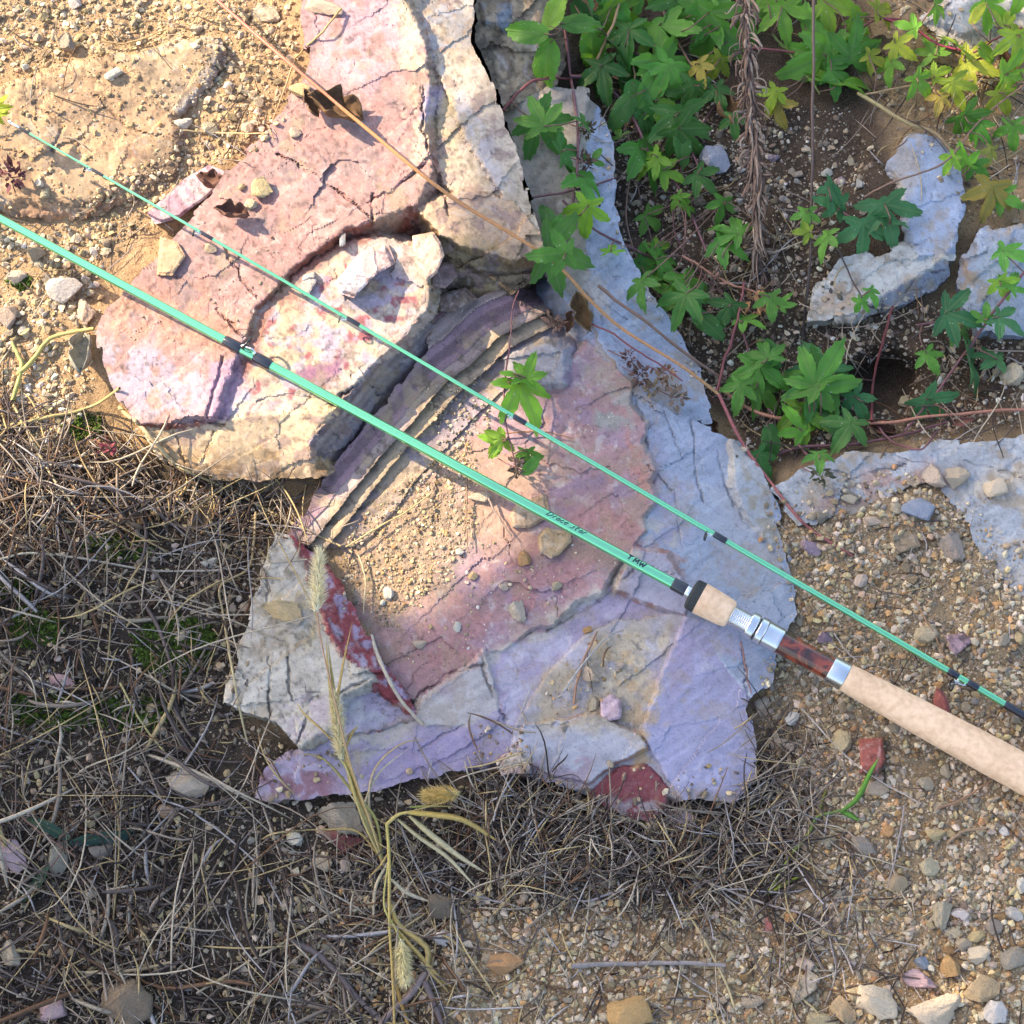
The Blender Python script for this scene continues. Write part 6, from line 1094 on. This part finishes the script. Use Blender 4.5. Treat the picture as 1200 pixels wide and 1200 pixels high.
p.stem([(455,1010,20),(450,1060,20),(462,1085,20),(470,1103,20)], 1.2, OLV, n=16, wig=.6); p.stem([(478,952,32),(500,946,28),(520,940,26),(539,929,24)], .9, STR, n=16, wig=.6)
for pts, w_, c0_, c1_ in [([(478,952,32),(510,955,34),(545,962,30),(590,990,14)],9,(.52,.38,.10),(.46,.33,.12)),([(480,956,30),(505,978,28),(540,1005,20),(575,1026,10)],7,(.50,.43,.22),PAL),([(466,960,28),(490,980,26),(525,1005,20),(563,1046,10)],6,(.52,.44,.22),PAL),([(480,946,32),(500,945,28),(536,945,22)],3,(.24,.28,.06),STR),([(458,1030,16),(475,1045,16),(500,1055,12),(520,1060,8)],5,PAL,(.45,.38,.3)),([(456,1080,16),(478,1105,18),(492,1120,16),(520,1150,10),(555,1166,6)],6,(.44,.33,.11),STR),([(458,1060,16),(468,1085,16),(500,1110,16),(502,1135,14),(520,1155,10),(530,1170,6)],7,(.46,.35,.12),(.40,.28,.12)),([(460,1120,14),(466,1160,12),(478,1200,8),(486,1230,5)],5,(.46,.28,.08),(.42,.25,.08)),([(455,1010,14),(440,1040,12),(438,1075,10),(446,1085,8)],4,PAL,(.4,.33,.25)),([(455,1000,18),(445,1015,16),(430,1030,10)],3,STR,STR)]:
    blade(p, pts, w_, c0_, c1_)
# single long stalks lying about
def stalk(pts, r, c0_, c1_, label, name='dry_stalk'):
    q = Plant(name, label, 'dry stalk', W(float(pts[0][0]), float(pts[0][1]), float(zs(pts[0][0], pts[0][1])))); o = q.stem(pts, r, c0_, c1_, lift=8, n=40, wig=1.4); return q
for a in [([(205,545),(280,580),(340,612),(400,640)],1.6,(.46,.36,.17),(.40,.30,.15),'yellow dry stalk running from the boulder front to the banded rock'),([(140,478),(170,505),(205,545)],3.0,(.40,.30,.16),(.42,.32,.17),'bent tan stalk along the lower edge of the pink boulder'),([(0,655),(40,648),(100,655),(180,668),(260,668)],1.6,(.48,.43,.32),(.36,.31,.26),'long pale stalk crossing the litter from the left edge'),([(300,600),(297,640),(290,668),(258,686),(262,720),(275,800),(290,870)],1.6,(.42,.31,.15),(.44,.36,.2),'kinked straw stalk hanging down left of the whitish block'),([(360,655),(300,662),(262,666),(215,640)],1.0,(.36,.31,.24),None,'fine pale stalk above the whitish block'),([(140,800),(165,845),(200,890),(212,905)],1.3,(.48,.42,.18),(.48,.40,.16),'straight yellow straw left of the cream rugged stone'),([(150,900),(180,930),(230,955),(300,1010),(330,1060)],1.2,(.38,.34,.32),None,'thin grey straw in the lower left litter'),([(100,1140),(150,1138),(200,1128)],2.2,(.47,.37,.22),(.40,.30,.18),'pale thick straw low in the left litter'),([(230,1165),(270,1140),(330,1105),(398,1065)],1.4,(.46,.38,.26),None,'long pale straw slanting up from the lower left litter'),([(340,1100),(380,1125),(420,1170),(445,1195)],4.0,(.12,.09,.085),None,'dark twig slanting under the lower foxtail'),([(500,1140),(480,1165),(455,1190),(440,1210)],4.5,(.26,.19,.17),(.18,.13,.12),'weathered brown twig beside the lower foxtail seed head'),([(498,1150),(510,1180),(520,1210)],4.0,(.14,.10,.095),None,'short dark twig right of the weathered one'),([(670,935),(720,955),(752,966),(765,985),(790,1030),(800,1062),(818,1090),(850,1150),(860,1180)],1.7,(.45,.36,.2),(.42,.33,.17),'kinked straw stalk running down from the dark red rock nose'),([(575,925),(620,932),(660,930),(700,955),(740,962)],1.8,(.44,.37,.26),None,'pale straw stalk across the straw nest at the boulder foot'),([(670,1132),(730,1130),(790,1128),(850,1132)],3.0,(.25,.215,.20),(.27,.23,.21),'grey twig lying flat at the bottom centre'),([(900,950),(925,1000),(950,1040),(965,1060)],1.2,(.46,.40,.38),None,'pale straight stalk crossing the yellow green sprout'),([(830,1035),(900,1060),(950,1075),(985,1110),(1000,1140)],1.3,(.40,.32,.28),None,'thin stalk running through the gravel at bottom right'),([(1043,985),(1050,1030),(1068,1068)],1.0,(.42,.33,.22),None,'fine straw in the lower right gravel'),([(925,1195),(935,1150),(945,1105),(950,1085)],1.2,(.36,.27,.17),None,'thin straw beside the cream block'),([(940,830),(985,880),(1030,915),(1075,940)],1.0,(.44,.38,.33),None,'fine pale straw beside the brick red stone'),([(1110,988),(1128,975),(1155,970)],2.0,(.30,.20,.12),None,'short brown twig in the gravel below the cork grip'),([(1100,948),(1130,935),(1165,912)],1.4,(.30,.17,.10),None,'thin reddish twig below the cork grip'),([(1060,945),(1050,1000),(1040,1040)],1.0,(.28,.24,.24),None,'thin grey twig upright in the lower right gravel'),([(1070,700),(1090,735),(1108,770)],1.2,(.30,.17,.09),None,'brown twig crossing under the thin rod at right'),([(965,740),(985,738),(1008,730)],1.4,(.30,.2,.12),None,'small twig beside the reel seat'),([(978,742),(990,760),(1005,775)],1.0,(.36,.31,.27),None,'tiny pale twig under the reel seat'),([(868,752),(875,790),(880,812)],1.0,(.24,.12,.10),None,'thin red brown twig on the lilac boulder below the reel seat'),([(660,810),(690,770),(715,745),(732,738)],1.3,(.36,.34,.32),(.30,.27,.24),'grey twig lying on the cream shelf of the boulder'),([(672,825),(680,785),(700,740)],1.6,(.28,.15,.09),None,'red brown twig on the cream shelf of the boulder'),([(548,560),(546,600),(548,640)],1.0,(.20,.12,.07),None,'fine dark twig on the sand of the pink floor'),([(570,575),(580,600),(600,628)],1.4,(.28,.21,.17),None,'bent brown twig on the pink floor above the chips'),([(580,508),(640,506),(672,514)],1.1,(.32,.17,.10),None,'thin red twig under the thin rod on the pink floor'),([(405,640),(440,620),(475,600),(505,578)],1.2,(.46,.36,.17),None,'yellow straw lying along the banded rock'),([(420,650),(428,680),(425,720)],1.1,(.42,.35,.22),None,'short straw at the left of the pink floor'),([(435,745),(450,785),(470,820),(495,850)],2.4,(.52,.46,.36),(.40,.33,.24),'pale split stalk along the dark red rock side'),([(120,48),(150,50),(195,35)],1.2,(.40,.28,.14),None,'short straw at the top left'),([(215,152),(260,156),(315,156)],.9,(.48,.36,.2),None,'fine straw under the red stem at left'),([(345,70),(330,115),(310,165)],1.2,(.40,.27,.14),None,'thin stalk leaning at the red stem near the top'),([(400,10),(375,40),(345,68)],1.6,(.42,.28,.12),None,'tan stalk crossing the red stem at the top'),([(20,440),(40,420),(62,395),(110,385)],3.2,(.36,.34,.10),(.46,.38,.14),'yellow green stem at the left edge of the gravel'),([(15,470),(25,430),(14,400)],3.0,(.34,.34,.09),(.4,.38,.14),'short yellow green shoot at the left edge'),([(0,500),(60,488),(110,475),(140,455)],2.2,(.46,.36,.15),None,'yellow stalk pointing at the boulder from the left edge'),([(15,475),(45,530),(70,570),(95,605)],1.8,(.46,.36,.18),(.50,.44,.30),'long yellow stalk leaning into the litter at left'),([(0,560),(60,545),(110,548)],2.2,(.48,.44,.38),None,'pale flat straw at the left edge of the litter'),([(645,1050),(690,1055),(740,1040),(790,1050)],1.4,(.32,.28,.28),None,'grey stalk at the lower rim of the straw nest')]:
    stalk(*a)
